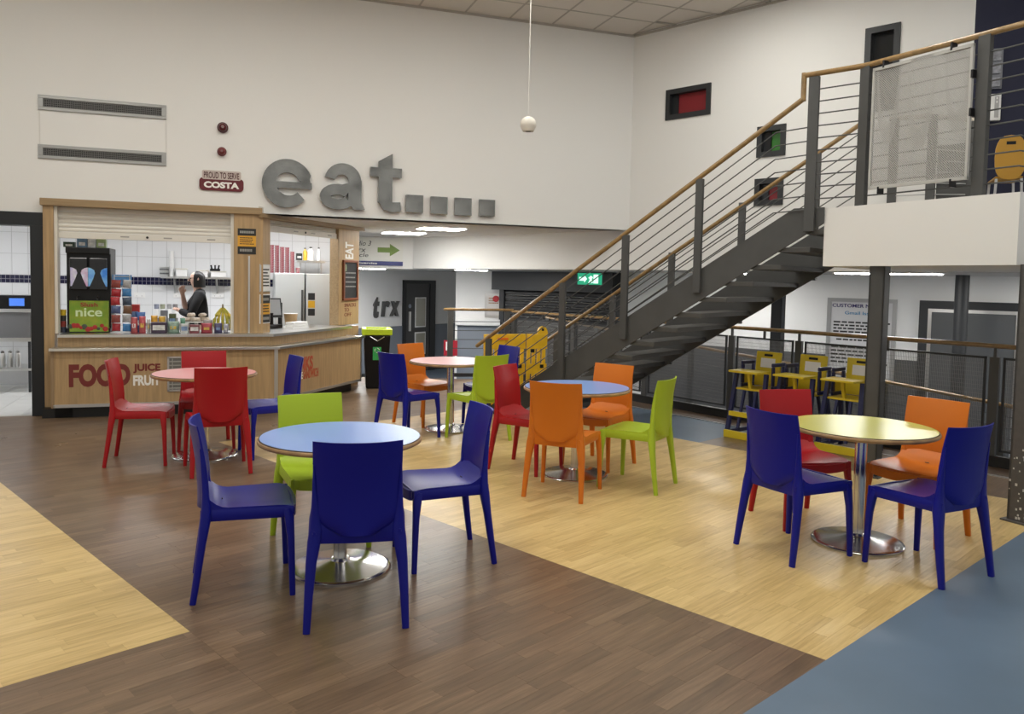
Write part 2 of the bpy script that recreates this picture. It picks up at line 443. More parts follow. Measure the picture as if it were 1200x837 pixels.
def inframe(c):
    p = Vector((c.x, c.y, 0))-C0; z = p.dot(CF)
    if z < .3: return 0
    x, y = 600+FPX*p.dot(CR)/z, CY+FPX*p.dot(CD)/z
    return 0 < x < 1200 and 0 < y < 837
def parea(P):
    s = 0
    for i in range(len(P)): s += P[i].x*P[(i+1) % len(P)].y - P[(i+1) % len(P)].x*P[i].y
    return abs(s)/2
def score(it):
    P, c, pm = it
    return parea(P)/max(.3, c.y)**3 if inframe(c) else 0
allp.sort(key=score, reverse=True)
frz = atan2(FU.y, FU.x)
MX = Matrix.Rotation(-frz, 2)
shared = {}
def plank_mesh(Q, pm):
    key = (pm.name, tuple((round(q.x, 4), round(q.y, 4)) for q in Q))
    if key in shared: return shared[key]
    g_ = .0003; cx = sum(q.x for q in Q)/len(Q); cy_ = sum(q.y for q in Q)/len(Q)
    Qs = [(q.x-math.copysign(g_, q.x-cx), q.y-math.copysign(g_, q.y-cy_)) for q in Q]
    me = MB().prism(Qs, -.006, 0, 'z').mesh('plank', pm); shared[key] = me; return me
for P, c, pm in allp[:300]:
    Q = [MX @ (p-c) for p in P]
    link('plank', plank_mesh(Q, pm), floor, (c.x, c.y, 0), frz)
for pm, nm in ((LW, 'light_plank_field'), (BW, 'brown_plank_field')):
    mb = MB(); tones = []
    for P, c, m_ in allp[300:]:
        if m_ is not pm: continue
        Q = [MX @ p for p in P]; mb.prism([(q.x, q.y) for q in Q], -.006, 0, 'z'); tones += [random.random()]*(2*len(Q))
    me = bpy.data.meshes.new(nm); me.from_pydata(mb.v, [], mb.f); me.materials.append(pm)
    at = me.attributes.new('tone', 'FLOAT', 'POINT'); at.data.foreach_set('value', tones)
    bm = bmesh.new(); bm.from_mesh(me); bmesh.ops.recalc_face_normals(bm, faces=bm.faces); bm.to_mesh(me); bm.free()
    o = link(nm, me, floor, None, frz); o['kind'] = 'stuff'
def plate(name, P, m_, z0=-.006, z1=0):
    return MB().prism([(p.x, p.y) for p in P], z0, z1, 'z').obj(name, m_, floor)
P = clip([uv(-4, -3), uv(12, -3), uv(12, 3), uv(-4, 3)], -bn, -bn.dot(bA)); P = clip(P, rn, rail_c-TRIM_IN)
P = clip(P, Vector((-1, 0)), 9); P = clip(P, Vector((0, -1)), 1.4)
plate('blue_sheet', P, BLUEFLOOR)
P = [uv(7.02, 4.36), uv(10.5, 4.36), uv(10.5, 7.36), uv(7.02, 7.36)]
for n_, c_ in HALFS: P = clip(P, n_, c_)
plate('blue_sheet', P, BLUEFLOOR)
# edge strip and metal trim along the railing
q0, q1 = R1.xy + rn*-TRIM_IN + rd*.25, R1.xy + rn*-TRIM_IN + rd*9.5
plate('edge_strip', [q0, q1, q1+rn*TRIM_IN, q0+rn*TRIM_IN], mat('brown_edge_vinyl', (.12, .075, .045), .4, var=.3, scale=5))
b_ = MB().bar((q0.x, q0.y, .004), (q1.x, q1.y, .004), .03, .008).obj('edge_trim', TRIMW, floor)

# ================================================================== STAIRS, LANDING, RAILINGS
def S(s, y, z): return Vector((s, y, z))
stair = empty('staircase', ST.o, ST.rz, 'dark grey steel staircase with open treads and oak handrails', 'stairs')
def rail_near(s): return 3.42+.645*s
def str_top(s): return 2.48+.62*s
def str_bot(s, far=0): return (2.17 if not far else 1.98)+.62*s
SW = 1.2
for y0, far in ((-.02, 0), (SW, 1)):
    sb = (-(2.17 if not far else 1.98))/.62
    pts = [(sb, 0), (-(2.48/.62), 0), (-.27, str_top(-.27)), (.0, 2.313), (.0, str_bot(-.0, far))]
    MB().prism(pts, y0, y0+.02, 'y').obj('stringer', DGREY, stair, bevel=.003)
TREAD = mat('tread_grey', (.07, .068, .064), .6, var=.15, scale=12)
tm = MB(); tm.box(0, .29, 0.001, SW-.001, -.045, 0); tm = tm.mesh('tread', TREAD, bevel=.004)
for k in range(13):
    z = 2.12-.16*k; s = (z-2.213)/.62
    if z < .1: continue
    link('tread', tm, stair, (s, 0, z))
def post(parent, x, y, z0, z1, w_=.075, d_=.04, name='post', m=DGREY):
    return MB().box(x-w_/2, x+w_/2, y-d_/2, y+d_/2, z0, z1).obj(name, m, parent, bevel=.003)
PS = [-.12, -1.19, -2.01, -2.80, -3.87]
for s in PS[1:-1]:
    post(stair, s, -.045, str_top(s)-.22, rail_near(s)-.02)
post(stair, PS[0], -.045, 2.10, 3.465, .09)
post(stair, PS[-1], -.045, 0, rail_near(PS[-1])-.02)
for s in (-.5, -1.3, -2.15, -2.95, -3.8):
    post(stair, s, SW+.045, max(0, str_bot(s, 1)), rail_near(s)-.06)
HR = .024
near = [(-4.06, -.045, rail_near(-4.06)), (-.215, -.045, rail_near(-.215))]
MB().sweep([(-.215, -.045, rail_near(-.215)-.02), (-.215, -.045, 3.51)], [(HR, HR)]*2, 10).obj('handrail', HANDRAIL, stair, smooth=40)
MB().sweep(near, [(HR, HR)]*2, 10).obj('handrail', HANDRAIL, stair, smooth=40)
far = [(-4.0, SW+.045, rail_near(-4.0)-.05), (-.05, SW+.045, rail_near(-.05)-.11)]
MB().sweep(far, [(HR, HR)]*2, 10).obj('handrail', HANDRAIL, stair, smooth=40)
for k in range(1, 8):
    dz = .122*k
    s_top = -.45
    if dz < .8:
        p = [(PS[-1], -.045, rail_near(PS[-1])-dz), (s_top, -.045, rail_near(s_top)-dz), (PS[0], -.045, rail_near(s_top)-dz+.02)]
    else:
        p = [(PS[-1]+.1, -.045, rail_near(PS[-1]+.1)-dz), (s_top, -.045, rail_near(s_top)-dz), (PS[0], -.045, rail_near(s_top)-dz+.02)]
    if p[0][2] < .03: p[0] = (p[0][0]+(.03-p[0][2])/.645, -.045, .03)
    MB().sweep(p, .006, 6).obj('rod', DGREY, stair, smooth=40)
    p = [(-3.8, SW+.045, rail_near(-3.8)-dz-.05), (-.1, SW+.045, rail_near(-.1)-dz-.08)]
    if p[0][2] < .03: p[0] = (p[0][0]+(.03-p[0][2])/.645, SW+.045, .03)
    MB().sweep(p, .006, 6).obj('rod', DGREY, stair, smooth=40)
# landing slab (upper floor)
back_dir = LAND.b
pL, pR = LAND.w(la0), LAND.w(la1)
stb = ST.b
# meet wall_right from the stair top
def hit(fr, p, d):
    t = (fr.o-p).dot(fr.b)/d.dot(fr.b); return p+d*t
h1 = hit(W2, pL, stb)
slab = struct(poly_z('floor_upper', [pL, pR, pR+back_dir*4.2, NV.w(3.6), NV.w(0, .1), h1 - stb*.01], 1.79, 2.303, WALL))
# railing on the landing
lr = empty('landing_railing', LAND.w(la0, .0, 2.303), LAND.rz, 'dark steel railing with oak top rail along the white landing edge', 'railing')
def lx(x, y): return LAND.px(x, y).x-la0
p1, p2, p3 = lx(1007, 160), lx(1146, 130), la1-la0-.05
aA = (ST.w(PS[0], -.045)-LAND.w(la0)); aA = (aA.dot(LAND.e), aA.dot(LAND.b))
RZ = 1.185
aS = ST.w(-.215, -.045)-LAND.w(la0); aS = (aS.dot(LAND.e), aS.dot(LAND.b))
MB().sweep([(aS[0], aS[1], RZ), (p1, .05, RZ), (p3, .05, RZ), (p3, 2.4, RZ)], [(HR, HR)]*4, 10).obj('handrail', HANDRAIL, lr, smooth=40)
for y in (.55, 1.4, 2.38): MB().box(p3-.025, p3+.025, y-.03, y+.03, 0, RZ-.01).obj('post', DGREY, lr, bevel=.003)
for x in (p1, p2): MB().box(x-.045, x+.045, .03, .08, 0, RZ-.01).obj('post', DGREY, lr, bevel=.003)
for k in range(10):
    z = .085+.107*k
    MB().sweep([(aA[0], aA[1], z), (p1, .055, z), (p3, .055, z), (p3, 2.4, z)], .006, 6).obj('rod', DGREY, lr, smooth=40)
# see-through mesh banner tied to the landing railing
def mesh_cloth(name, col, alpha, sx):
    M = bpy.data.materials.new(name); M.use_nodes = True; N = M.node_tree.nodes; L = M.node_tree.links
    b = N['Principled BSDF']; b.inputs['Base Color'].default_value = (*col, 1); b.inputs['Roughness'].default_value = .45
    tc = N.new('ShaderNodeTexCoord'); mp = N.new('ShaderNodeMapping'); mp.inputs['Scale'].default_value = (sx, sx, sx); L.new(tc.outputs['Object'], mp.inputs[0])
    ck = N.new('ShaderNodeTexChecker'); ck.inputs['Scale'].default_value = 1; L.new(mp.outputs[0], ck.inputs[0])
    mr = N.new('ShaderNodeMapRange'); mr.inputs[3].default_value = max(0, alpha-.3); mr.inputs[4].default_value = min(1, alpha+.3)
    L.new(ck.outputs['Fac'], mr.inputs[0]); L.new(mr.outputs[0], b.inputs['Alpha'])
    return M
BAN = mesh_cloth('mesh_banner_cloth', (.40, .395, .375), .62, 110)
bx0, bx1 = lx(1021, 150), lx(1138, 130)
bn_ = empty('mesh_banner', LAND.w(la0+bx0, .0, 2.303), LAND.rz, 'translucent grey mesh banner tied to the landing railing', 'banner')
BWd = bx1-bx0
MB().shell(lambda u, v, k: (u*BWd, .012*sin(u*9)*v+.002*k-.006, .13+.99*v), 14, 6).obj('cloth', BAN, bn_, smooth=50)
hm = MB()
for (x0_, x1_, z0_, z1_) in ((0, BWd, 1.10, 1.125), (0, BWd, .125, .15), (0, .02, .13, 1.12), (BWd-.02, BWd, .13, 1.12)): hm.box(x0_, x1_, -.012, .012, z0_, z1_)
hm.obj('hem', mat('banner_hem', (.46, .455, .43), .5), bn_)
for i, (x, z) in enumerate(((.1, 1.14), (BWd*.8, 1.14), (BWd, .62), (BWd, .9), (BWd*.85, .11), (.1, .11))):
    MB().box(x-.008, x+.008, -.015, .05, z-.03, z+.03).obj('cable_tie', BLACK, bn_)
# second railing on the far side of the stairwell
fr_ = empty('stairwell_railing', ST.w(0, SW+.2, 2.303), ST.rz, 'grey railing at the back of the landing behind the mesh banner', 'railing')
MB().sweep([(.15, 0, 1.0), (.5, .02, 1.0), (.95, .0, .9)], [(HR, HR)]*3, 8).obj('handrail', mat('pale_handrail', (.55, .5, .42), .4), fr_, smooth=40)
for x in (.2, .55, .9): MB().box(x-.04, x+.04, -.02, .02, 0, 1.0 if x < .6 else .9).obj('post', DGREY, fr_)
for k in range(7): MB().sweep([(.2, 0, .12+k*.11), (.55, 0, .12+k*.11), (.9, 0, .11+k*.1)], .006, 6).obj('rod', TRIMW, fr_)
MB().box(.6, .86, .015, .03, .05, .7).obj('panel', DGREY, fr_)
# columns
def column(p, w_, d_, z1, rz, label, round_=False, z0=0, m=DGREY):
    t = empty('steel_column', (p[0], p[1], z0), rz, label, 'column')
    b = MB()
    if round_:
        b.lathe([(w_/2, 0), (w_/2, z1-z0)], 20); b.obj('shaft', m, t, smooth=40)
    else:
        f_ = .014
        b.box(-w_/2, w_/2, -d_/2, -d_/2+f_, 0, z1-z0); b.box(-w_/2, w_/2, d_/2-f_, d_/2, 0, z1-z0); b.box(-f_/2, f_/2, -d_/2+f_, d_/2-f_, 0, z1-z0)
        b.box(-w_/2, -w_/2+f_, -d_/2, d_/2, 0, z1-z0); b.box(w_/2-f_, w_/2, -d_/2, d_/2, 0, z1-z0)
        b.obj('shaft', m, t)
    MB().box(-w_/2-.03, w_/2+.03, -d_/2-.03, d_/2+.03, 0, .012).obj('foot_plate', m, t)
    return t
c1 = G(1031, 560); column((c1.x-.045, c1.y+.07), .125, .125, 1.79, LAND.rz+.3, 'dark grey square column under the landing, behind the yellow table')
CHIP = mat('chipped_grey_paint', (.088, .084, .08), .5, var=.8, scale=26, col2=(.075, .072, .07))
c2 = G(1197, 617); C2 = column((c2.x+.12, c2.y+.1), .2, .2, 1.79, LAND.rz, 'thick dark column with chipped paint at the right edge', m=CHIP)
R_ = random.Random(3); flk = MB()
for k in range(46):
    z = .03+.55*R_.random()**2.2; s_ = .003+.005*R_.random(); x = R_.uniform(-.095, .095)
    flk.box(x-s_, x+s_, -.1008, -.0995, z-s_, z+s_*1.4)
    y = R_.uniform(-.095, .095); flk.box(-.1008, -.0995, y-s_, y+s_, z-s_, z+s_*1.3)
flk.obj('paint_chips', mat('bare_primer', (.55, .55, .52), .6), C2)
# wooden-topped main railing along the floor edge with mesh panels
mr_ = empty('balustrade', (R1.x, R1.y, 0), atan2(rd.y, rd.x), 'long dark balustrade with oak rail and wire mesh panels beyond the high chairs', 'railing')
RL = (R4-R1).length+1.6
MB().sweep([(0, 0, 1.1), (RL, 0, 1.1)], [(.026, .022)]*2, 10).obj('handrail', HANDRAIL, mr_, smooth=40)
MB().box(.05, RL, -.03, .03, .0, .1).obj('kick_plate', PLINTH, mr_)
RF = Fr(R1.xy, 90-math.degrees(atan2(rd.y, rd.x)))
ppx = [RF.px(905, 400).x-1.95, RF.px(905, 400).x-.6, RF.px(936, 420).x, RF.px(1166, 430).x]
psx = sorted([.05, 1.5, 2.95, 4.35, RF.px(936, 420).x, RF.px(1166, 430).x, RL-.1])
for x in psx: MB().box(x-.04, x+.04, -.02, .02, .1, 1.0).obj('post', DGREY, mr_); 
for x in psx: MB().box(x-.012, x+.012, -.012, .012, 1.0, 1.085).obj('bracket', DGREY, mr_)
WIRE = mat('mesh_wire', (.20, .20, .20), .45, .6)
for a, b in zip(psx, psx[1:]):
    x0_, x1_ = a+.07, b-.07
    f = MB(); f.box(x0_, x1_, -.01, .01, .98, 1.0); f.box(x0_, x1_, -.01, .01, .14, .16); f.box(x0_, x0_+.02, -.01, .01, .14, 1.0); f.box(x1_-.02, x1_, -.01, .01, .14, 1.0)
    pf = f.obj('mesh_panel', DGREY2, mr_)
    wm = MB(); x = x0_+.02
    while x < x1_-.01: wm.box(x, x+.0035, -.0015, .0015, .15, .99); x += .013
    z = .17
    while z < .98: wm.box(x0_, x1_, -.001, .001, z, z+.0025); z += .04
    o = wm.obj('wire_mesh', WIRE, pf); o['kind'] = 'stuff'
    MB().box((x0_+x1_)/2-.012, (x0_+x1_)/2+.012, -.01, .01, 1.0, 1.085).obj('bracket', DGREY, mr_)
# left return of the balustrade beside the passage
rl_d = (R1-R0); rl = empty('passage_railing', R0, atan2(rl_d.y, rl_d.x), 'short dark railing with oak rail behind the pink table', 'railing')
Ln = rl_d.length
MB().sweep([(-.05, 0, 1.12), (Ln+.02, 0, 1.12)], [(.026, .022)]*2, 10).obj('handrail', HANDRAIL, rl, smooth=40)
for x in (.06, Ln-.08): MB().box(x-.045, x+.045, -.02, .02, 0, 1.1).obj('post', DGREY, rl)
for k in range(6): MB().sweep([(.06, 0, .2+k*.145), (Ln-.08, 0, .2+k*.145)], .006, 6).obj('rod', DGREY, rl)
MB().box(.06, Ln, -.02, .02, .03, .09).obj('bottom_rail', DGREY2, rl)
# ramp handrail beyond the balustrade, falling to the right
RP = Fr((R1.xy+rn*1.15), 90-math.degrees(atan2(rd.y, rd.x)))
rp = empty('ramp_railing', RP.w(0, 0, ZLOW), RP.rz, 'sloping ramp railing with oak rail and thin rods behind the balustrade', 'railing')
pa, pb, pc = RP.px(640, 372), RP.px(808, 405), RP.px(1035, 447)
pd = RP.px(1187, 477)
path = [(q.x, 0, q.z-ZLOW) for q in (pa, pb, pc, pd)]
MB().sweep(path, [(.022, .022)]*4, 10).obj('handrail', HANDRAIL, rp, smooth=40)
def rz_at(x):
    for (x0_, _, z0_), (x1_, _, z1_) in zip(path, path[1:]):
        if x <= x1_: return z0_+(z1_-z0_)*(x-x0_)/(x1_-x0_)
    return path[-1][2]
pxs = [path[0][0]+.05, path[0][0]+1.3, pb.x+.03, pb.x+1.45, pb.x+2.9, pc.x+.45, pd.x-.1]
for x in pxs: MB().box(x-.04, x+.04, -.02, .02, max(0, rz_at(x)-.95), rz_at(x)-.015).obj('post', DGREY, rp)
for k in range(1, 8):
    MB().sweep([(x, 0, max(.02, rz_at(x)-.115*k)) for x in (path[0][0], pb.x, pc.x, pd.x)], .006, 6).obj('rod', DGREY, rp)
MB().prism([(path[0][0], max(0.0, path[0][2]-1.05)), (pd.x, max(.0, pd.z-ZLOW-1.05)), (pd.x, 0), (path[0][0], 0)] if path[0][2] > 1.06 else [(path[0][0], .1), (pd.x, .02), (pd.x, 0), (path[0][0], 0)], -1.0, .03, 'y').obj('ramp', LOWFLOOR, rp)
# columns on the lower level
q = NW.px(1128, 330, -1.0); column(NW.w(q.x, -1.0).xy, .16, .16, ZL, 0, 'dark round column in front of the grey door', True, ZLOW, DGREY2)
q = NW.px(913, 340, -1.0); column(NW.w(q.x, -1.0).xy, .15, .15, ZL, NW.rz, 'dark column behind the leftmost high chair', False, ZLOW, DGREY2)

# ================================================================== TABLES AND CHAIRS
TABLES = {'T1': (-.926, 4.341), 'T4': (2.212, 4.972), 'T3': (.549, 6.585), 'T2': (-.644, 8.478), 'T5': (-2.703, 7.009)}
TOPM = {'blue': mat('blue_laminate', (.20, .33, .70), .28, spec=.6), 'pink': mat('pink_laminate', (.72, .30, .30), .28, spec=.6),
        'yellow': mat('yellow_laminate', (.52, .51, .115), .28, spec=.6)}
EDGE = mat('beech_edge', (.42, .25, .11), .35, var=.3, scale=12)
EDGED = mat('dark_edge_line', (.05, .03, .02), .4)
RT, RB, HT = .443, .276, .74
top_me = {}
for c, m_ in TOPM.items():
    top_me[c] = MB().lathe([(RT-.016, HT-.006), (RT-.014, HT)], 64).mesh('tabletop', m_, 30)
edge_me = MB().lathe([(RT-.05, HT-.030), (RT-.012, HT-.030), (RT-.003, HT-.025), (RT, HT-.016), (RT-.003, HT-.008), (RT-.012, HT-.0035), (RT-.0155, HT-.0035)], 64).mesh('edge', EDGE, 30)
line_me = MB().lathe([(RT-.016, HT-.0034), (RT-.0085, HT-.0044), (RT-.0095, HT-.0010), (RT-.0139, HT-.0010)], 64).mesh('edge_line', EDGED, 30)
col_me = MB().lathe([(.036, .05), (.036, HT-.05), (.04, HT-.05), (.12, HT-.038), (.12, HT-.0301)], 28).mesh('column', CHROME, 30)
base_me = MB().lathe([(RB, 0), (RB, .010), (RB-.006, .016), (RB-.02, .018), (.12, .035), (.055, .050), (.048, .062), (.037, .064)], 56).mesh('base', CHROME, 40)
def table(key, colr, label):
    x, y = TABLES[key]
    t = empty('cafe_table', (x, y, 0), random.random(), label, 'table', 'round cafe tables')
    link('tabletop', top_me[colr], t); link('edge', edge_me, t); link('edge_line', line_me, t); link('column', col_me, t); link('base', base_me, t)
table('T1', 'blue', 'nearest round table with light blue top, three dark blue chairs around it')
table('T4', 'yellow', 'round table with pale yellow-green top beside the dark columns')
table('T3', 'blue', 'smaller-looking light blue round table among orange chairs by the stairs')
table('T2', 'pink', 'round pink table farthest back, in front of the short passage railing')
table('T5', 'pink', 'round pink table in front of the food counter lettering')

def chair_meshes():
    """plastic stacking chair, faces +y"""
    D = {}
    # seat: scooped slab with a skirt
    def sw(v):                                     # half width along depth (v 0 rear .. 1 front)
        return .198 + .030*v
    def seat(u, v, k):
        x = (u*2-1); d = v; y = -.180 + .430*v
        hw = sw(v)
        # round the front corners
        if v > .88: hw -= .045*((v-.88)/.12)**2
        fy = .016*(1-abs(x)**2.2)*(v**3)
        z = .452 + .010*abs(x)**2.5 - .010*(1-x*x)*sin(pi*min(1, v*1.05)) - (.016*((v-.8)/.2)**2 if v > .8 else 0)
        if v < .26: z += .070*((.26-v)/.26)**2.2
        if k: z -= .022 if (0 < u < 1 and 0 < v < 1) else .055
        return (x*hw, y+fy, z)
    b = MB().shell(seat, 14, 16)
    # skirt under the rim, hollow underneath
    b2 = MB()
    def rim(side):
        pts = []
        for i in range(9):
            v = i/8; pts.append((side*(sw(v)-.006), -.20+.44*v, .425))
        return pts
    for s in (-1, 1):
        b.sweep(rim(s), [(.009, .030)]*9, 8, 1.6)
    b.sweep([(-.212, .236, .425), (.0, .248, .425), (.212, .236, .425)], [(.009, .026)]*3, 8, 1.6)
    b.sweep([(-.19, -.180, .447), (0, -.180, .443), (.19, -.180, .447)], [(.009, .056)]*3, 8, 1.8)
    D['seat'] = b
    # backrest: curved sheet, rounded lower corners, concave to the sitter
    def yb(t):                                      # t 0 bottom .. 1 top : y of the middle line (front face)
        return -.172 - .012*t - .066*t**1.9
    def back(u, v, k):
        x = u*2-1; z = .432 + .436*v
        hw = .1985 + .003*v
        if v < .28: hw *= max(.46, (1-((.28-v)/.28)**2.4)**.42)
        y = yb(v) + .038*abs(x)**2.2*(.35+.65*v) - .010*(1-v)*(1-abs(x)**2)
        th = .012 + .026*(max(0, 1-v)**.8)
        e_ = max(abs(x)**6, 0)
        return (x*hw, y - (th*(1-.5*e_) if k else 0), z + .004*abs(x)**2*v)
    D['backrest'] = MB().shell(back, 16, 22)
    # legs
    for nm, s in (('l', -1), ('r', 1)):
        D['rear_'+nm] = MB().sweep([(s*.222, -.235, 0), (s*.2155, -.213, .15), (s*.206, -.192, .30), (s*.194, -.178, .40), (s*.186, -.173, .46), (s*.189, -.178, .54), (s*.194, -.188, .64), (s*.1965, -.2, .76)],
            [(.0165, .0155), (.020, .018), (.025, .0205), (.031, .026), (.030, .024), (.020, .016), (.010, .010), (.003, .004)], 10, 1.7, up=(0, 1, 0))
        D['front_'+nm] = MB().sweep([(s*.236, .235, 0), (s*.231, .231, .15), (s*.225, .226, .30), (s*.2165, .218, .40), (s*.213, .209, .440)],
            [(.0145, .0145), (.0165, .0165), (.0185, .019), (.022, .025), (.018, .02)], 10, 1.7, up=(0, 1, 0))
    D['slot'] = MB().sweep([(-.013, -.10, .4565), (.013, -.10, .4565)], [(.003, .0025)]*2, 6)
    return D
CD_ = chair_meshes()
CCOL = {'blue': mat('blue_plastic', (.004, .0065, .225), .36, spec=.3), 'red': mat('red_plastic', (.36, .007, .011), .36, spec=.35),
        'orange': mat('orange_plastic', (.62, .165, .012), .38, spec=.35), 'green': mat('lime_plastic', (.38, .52, .03), .38, spec=.35)}
FOOT = mat('black_rubber', (.01, .01, .01), .6)
foot_me = MB().lathe([(.0125, 0), (.0135, .008)], 10).mesh('rubber_foot', FOOT, 40)
PROTO = {}
for c, m_ in CCOL.items():
    PROTO[c] = {k: b.mesh(k, m_, 50) for k, b in CD_.items() if k != 'slot'}
    PROTO[c]['slot'] = CD_['slot'].mesh('slot', mat('dark_slot', (.01, .01, .01), .6), 50)
def chair(x, y, deg, c, label):
    t = empty('cafe_chair', (x, y, 0), rad(deg), label, 'chair', 'plastic stacking chairs around the cafe tables')
    P_ = PROTO[c]
    link('seat', P_['seat'], t); bk = link('backrest', P_['backrest'], t)
    link('drain_slot', P_['slot'], t)
    for nm in ('rear_l', 'rear_r', 'front_l', 'front_r'):
        l_ = link('leg', P_[nm], t)
CHAIRS = [
 (-1.384, 4.097, -70.0, 'blue', 'dark blue chair seen from its side, left of the nearest blue table'),
 (-0.725, 3.787, 10.9, 'blue', 'dark blue chair with its back to the camera, nearest of all chairs'),
 (-0.373, 4.58, 111.2, 'blue', 'dark blue chair facing left, right of the nearest blue table'),
 (-1.151, 4.782, -150.5, 'green', 'lime green chair on the far side of the nearest blue table'),
 (-1.05, 8.01, -41.6, 'blue', 'dark blue chair left of the farthest pink table'),
 (-0.977, 8.86, -128, 'orange', 'orange chair behind the farthest pink table'),
 (-0.314, 7.99, 37, 'green', 'lime green chair right of the farthest pink table'),
 (-0.2, 8.8, 125, 'blue', 'dark blue chair mostly hidden behind a lime green chair and yellow barrier'),
 (0.405, 6.009, -21.5, 'orange', 'orange chair with its back to the camera at the blue table by the stairs'),
 (0.134, 6.799, -119.3, 'red', 'red chair left of the blue table by the stairs'),
 (0.797, 6.996, 141.5, 'orange', 'orange chair facing the camera behind the blue table by the stairs'),
 (1.031, 6.289, 59.2, 'green', 'lime green chair right of the blue table by the stairs'),
 (1.734, 4.801, -61.5, 'blue', 'dark blue chair on the near left of the yellow table'),
 (2.42, 4.513, 28.1, 'blue', 'dark blue chair on the near right of the yellow table'),
 (2.0, 5.44, -167.5, 'red', 'red chair behind the yellow table, below the high chairs'),
 (2.694, 5.182, 127.2, 'orange', 'orange chair behind the yellow table on its right'),
 (-3.164, 6.767, -75.2, 'red', 'red chair seen from its side, leftmost at the pink table'),
 (-2.862, 7.43, -156.0, 'red', 'red chair between the pink table and the food counter'),
 (-2.4, 6.505, 26.7, 'red', 'red chair with its back to the camera at the left pink table'),
 (-2.159, 7.188, 122.2, 'blue', 'dark blue chair right of the left pink table')]
for c in CHAIRS: chair(*c)

# ------------------------------------------------------------------ high chairs
def high_chair(loc, rz, label, plaque=True):
    """wooden high chair, faces +y (tray in front)"""
    t = empty('high_chair', loc, rz, label, 'high chair', 'yellow and navy wooden high chairs')
    for sx in (-1, 1):
        MB().bar((sx*.205, .235, 0), (sx*.175, .12, .69), .035, .04).obj('leg', NAVYP, t)
        MB().bar((sx*.205, -.235, 0), (sx*.175, -.14, .54), .035, .04).obj('leg', NAVYP, t)
        f_ = MB()
        for (y0, y1, z0, z1) in ((-.21, .03, .52, .56), (-.21, .03, .76, .80), (-.21, -.165, .56, .76), (-.015, .03, .56, .76)): f_.box(sx*.182-.012, sx*.182+.012, y0, y1, z0, z1)
        f_.obj('side_frame', NAVYP, t, bevel=.008)
        MB().box(sx*.182-.006, sx*.182+.006, -.165, -.015, .56, .68).obj('side_board', YEL, t)
        MB().box(sx*.205-.015, sx*.205+.015, -.255, .235, .03, .07).obj('side_stretcher', NAVYP, t)
        for k in range(2): MB().bar((sx*.12, -.245, .05), (sx*.10, -.12, .50), .025, .025).obj('slat', NAVYP, t) if k == 0 else MB().bar((sx*.08, .22, .10), (sx*.07, .13, .50), .025, .025).obj('slat', NAVYP, t)
    MB().box(-.168, .168, -.17, .15, .505, .525).obj('seat', YEL, t, bevel=.004)
    bk = MB().box(-.15, .15, -.012, .012, 0, .37).obj('backrest', YEL, t, bevel=.01, loc=(0, -.165, .53)); bk.rotation_euler = (rad(6), 0, 0)
    hl = MB().box(-.05, .05, .0125, .014, .32, .345).obj('hand_hole', BLACK, bk)
    if plaque: MB().box(-.085, .085, .0125, .0155, .20, .30).obj('plaque', PAPER, bk)
    MB().box(-.17, .17, .04, .29, .695, .717).obj('tray', YEL, t, bevel=.006)
    MB().bar((0, .13, .525), (0, .17, .695), .03).obj('tray_post', YEL, t)
    MB().bar((-.215, .258, .04), (.215, .258, .04), .03, .075).obj('foot_board', YEL, t)
    MB().bar((-.20, .20, .25), (.20, .20, .25), .03, .05).obj('footrest', YEL, t)
    return t
hp = [G(866, 512), G(936, 524), G(985, 541)]
for i, (p, lab) in enumerate(zip(hp, ('leftmost yellow and navy high chair, standing clear of the column', 'middle yellow and navy high chair with white plaque behind the red chair', 'rightmost yellow and navy high chair, partly hidden by the square column'))):
    pass
HCR = rad(130)
for (x, y), rz, lab in zip(((2.61, 8.39), (2.98, 8.10), (3.35, 7.81)), (HCR, HCR, HCR), ('leftmost yellow and navy high chair, standing clear of the column', 'middle yellow and navy high chair with white plaque behind the red chair', 'rightmost yellow and navy high chair, partly hidden by the square column')):
    high_chair((x, y, 0), rz, lab)

# ------------------------------------------------------------------ folded yellow barrier at the foot of the stairs
def barrier():
    P0 = Vector((-.35, 9.9, 0)); P1 = Vector((.455, 10.2, 0))
    d = P1-P0; t = empty('safety_barrier', P0, atan2(d.y, d.x), 'folded yellow plastic safety barrier standing at the foot of the stairs', 'barrier')
    L_ = d.length; n = 3; w_ = L_/n
    for i in range(n):
        y = -.0 + .03*(i % 2)
        p = MB(); x0_, x1_ = i*w_+.004, (i+1)*w_-.004
        # frame with vertical slats, slots between
        p.box(x0_, x1_, y-.02, y+.02, .0, .16); p.box(x0_, x1_, y-.02, y+.02, .74, .93)
        for k in range(4):
            xs = x0_+(x1_-x0_)*(k+.0)/4; p.box(xs+.004, xs+(x1_-x0_)/4-.02, y-.018, y+.018, .16, .74)
        p.box(x0_, x1_, y-.014, y+.014, .42, .55)
        p.obj('panel', BARY, t, bevel=.006)
        for (dx, z) in ((.25, .72), (.7, .52), (.4, .3)):
            MB().box(x0_+w_*dx-.02, x0_+w_*dx+.03, y-.022, y-.019, z-.025, z+.02).obj('moulded_slot', BLACK, t)
    kb = MB(); kb.prism([(L_-.14+.07*(1-cos(q)), 0.93+.10*sin(q)) for q in [pi*i/10 for i in range(11)]], -.02, .02, 'y'); kb.obj('lifting_ear', BARY, t)
    MB().box(L_-.085, L_-.055, -.022, .022, .97, 1.0).obj('ear_hole', BLACK, t)
    MB().box(.18, .32, -.03, .03, .86, .885).obj('latch', mat('orange_latch', (.8, .16, .01), .4), t)
barrier()
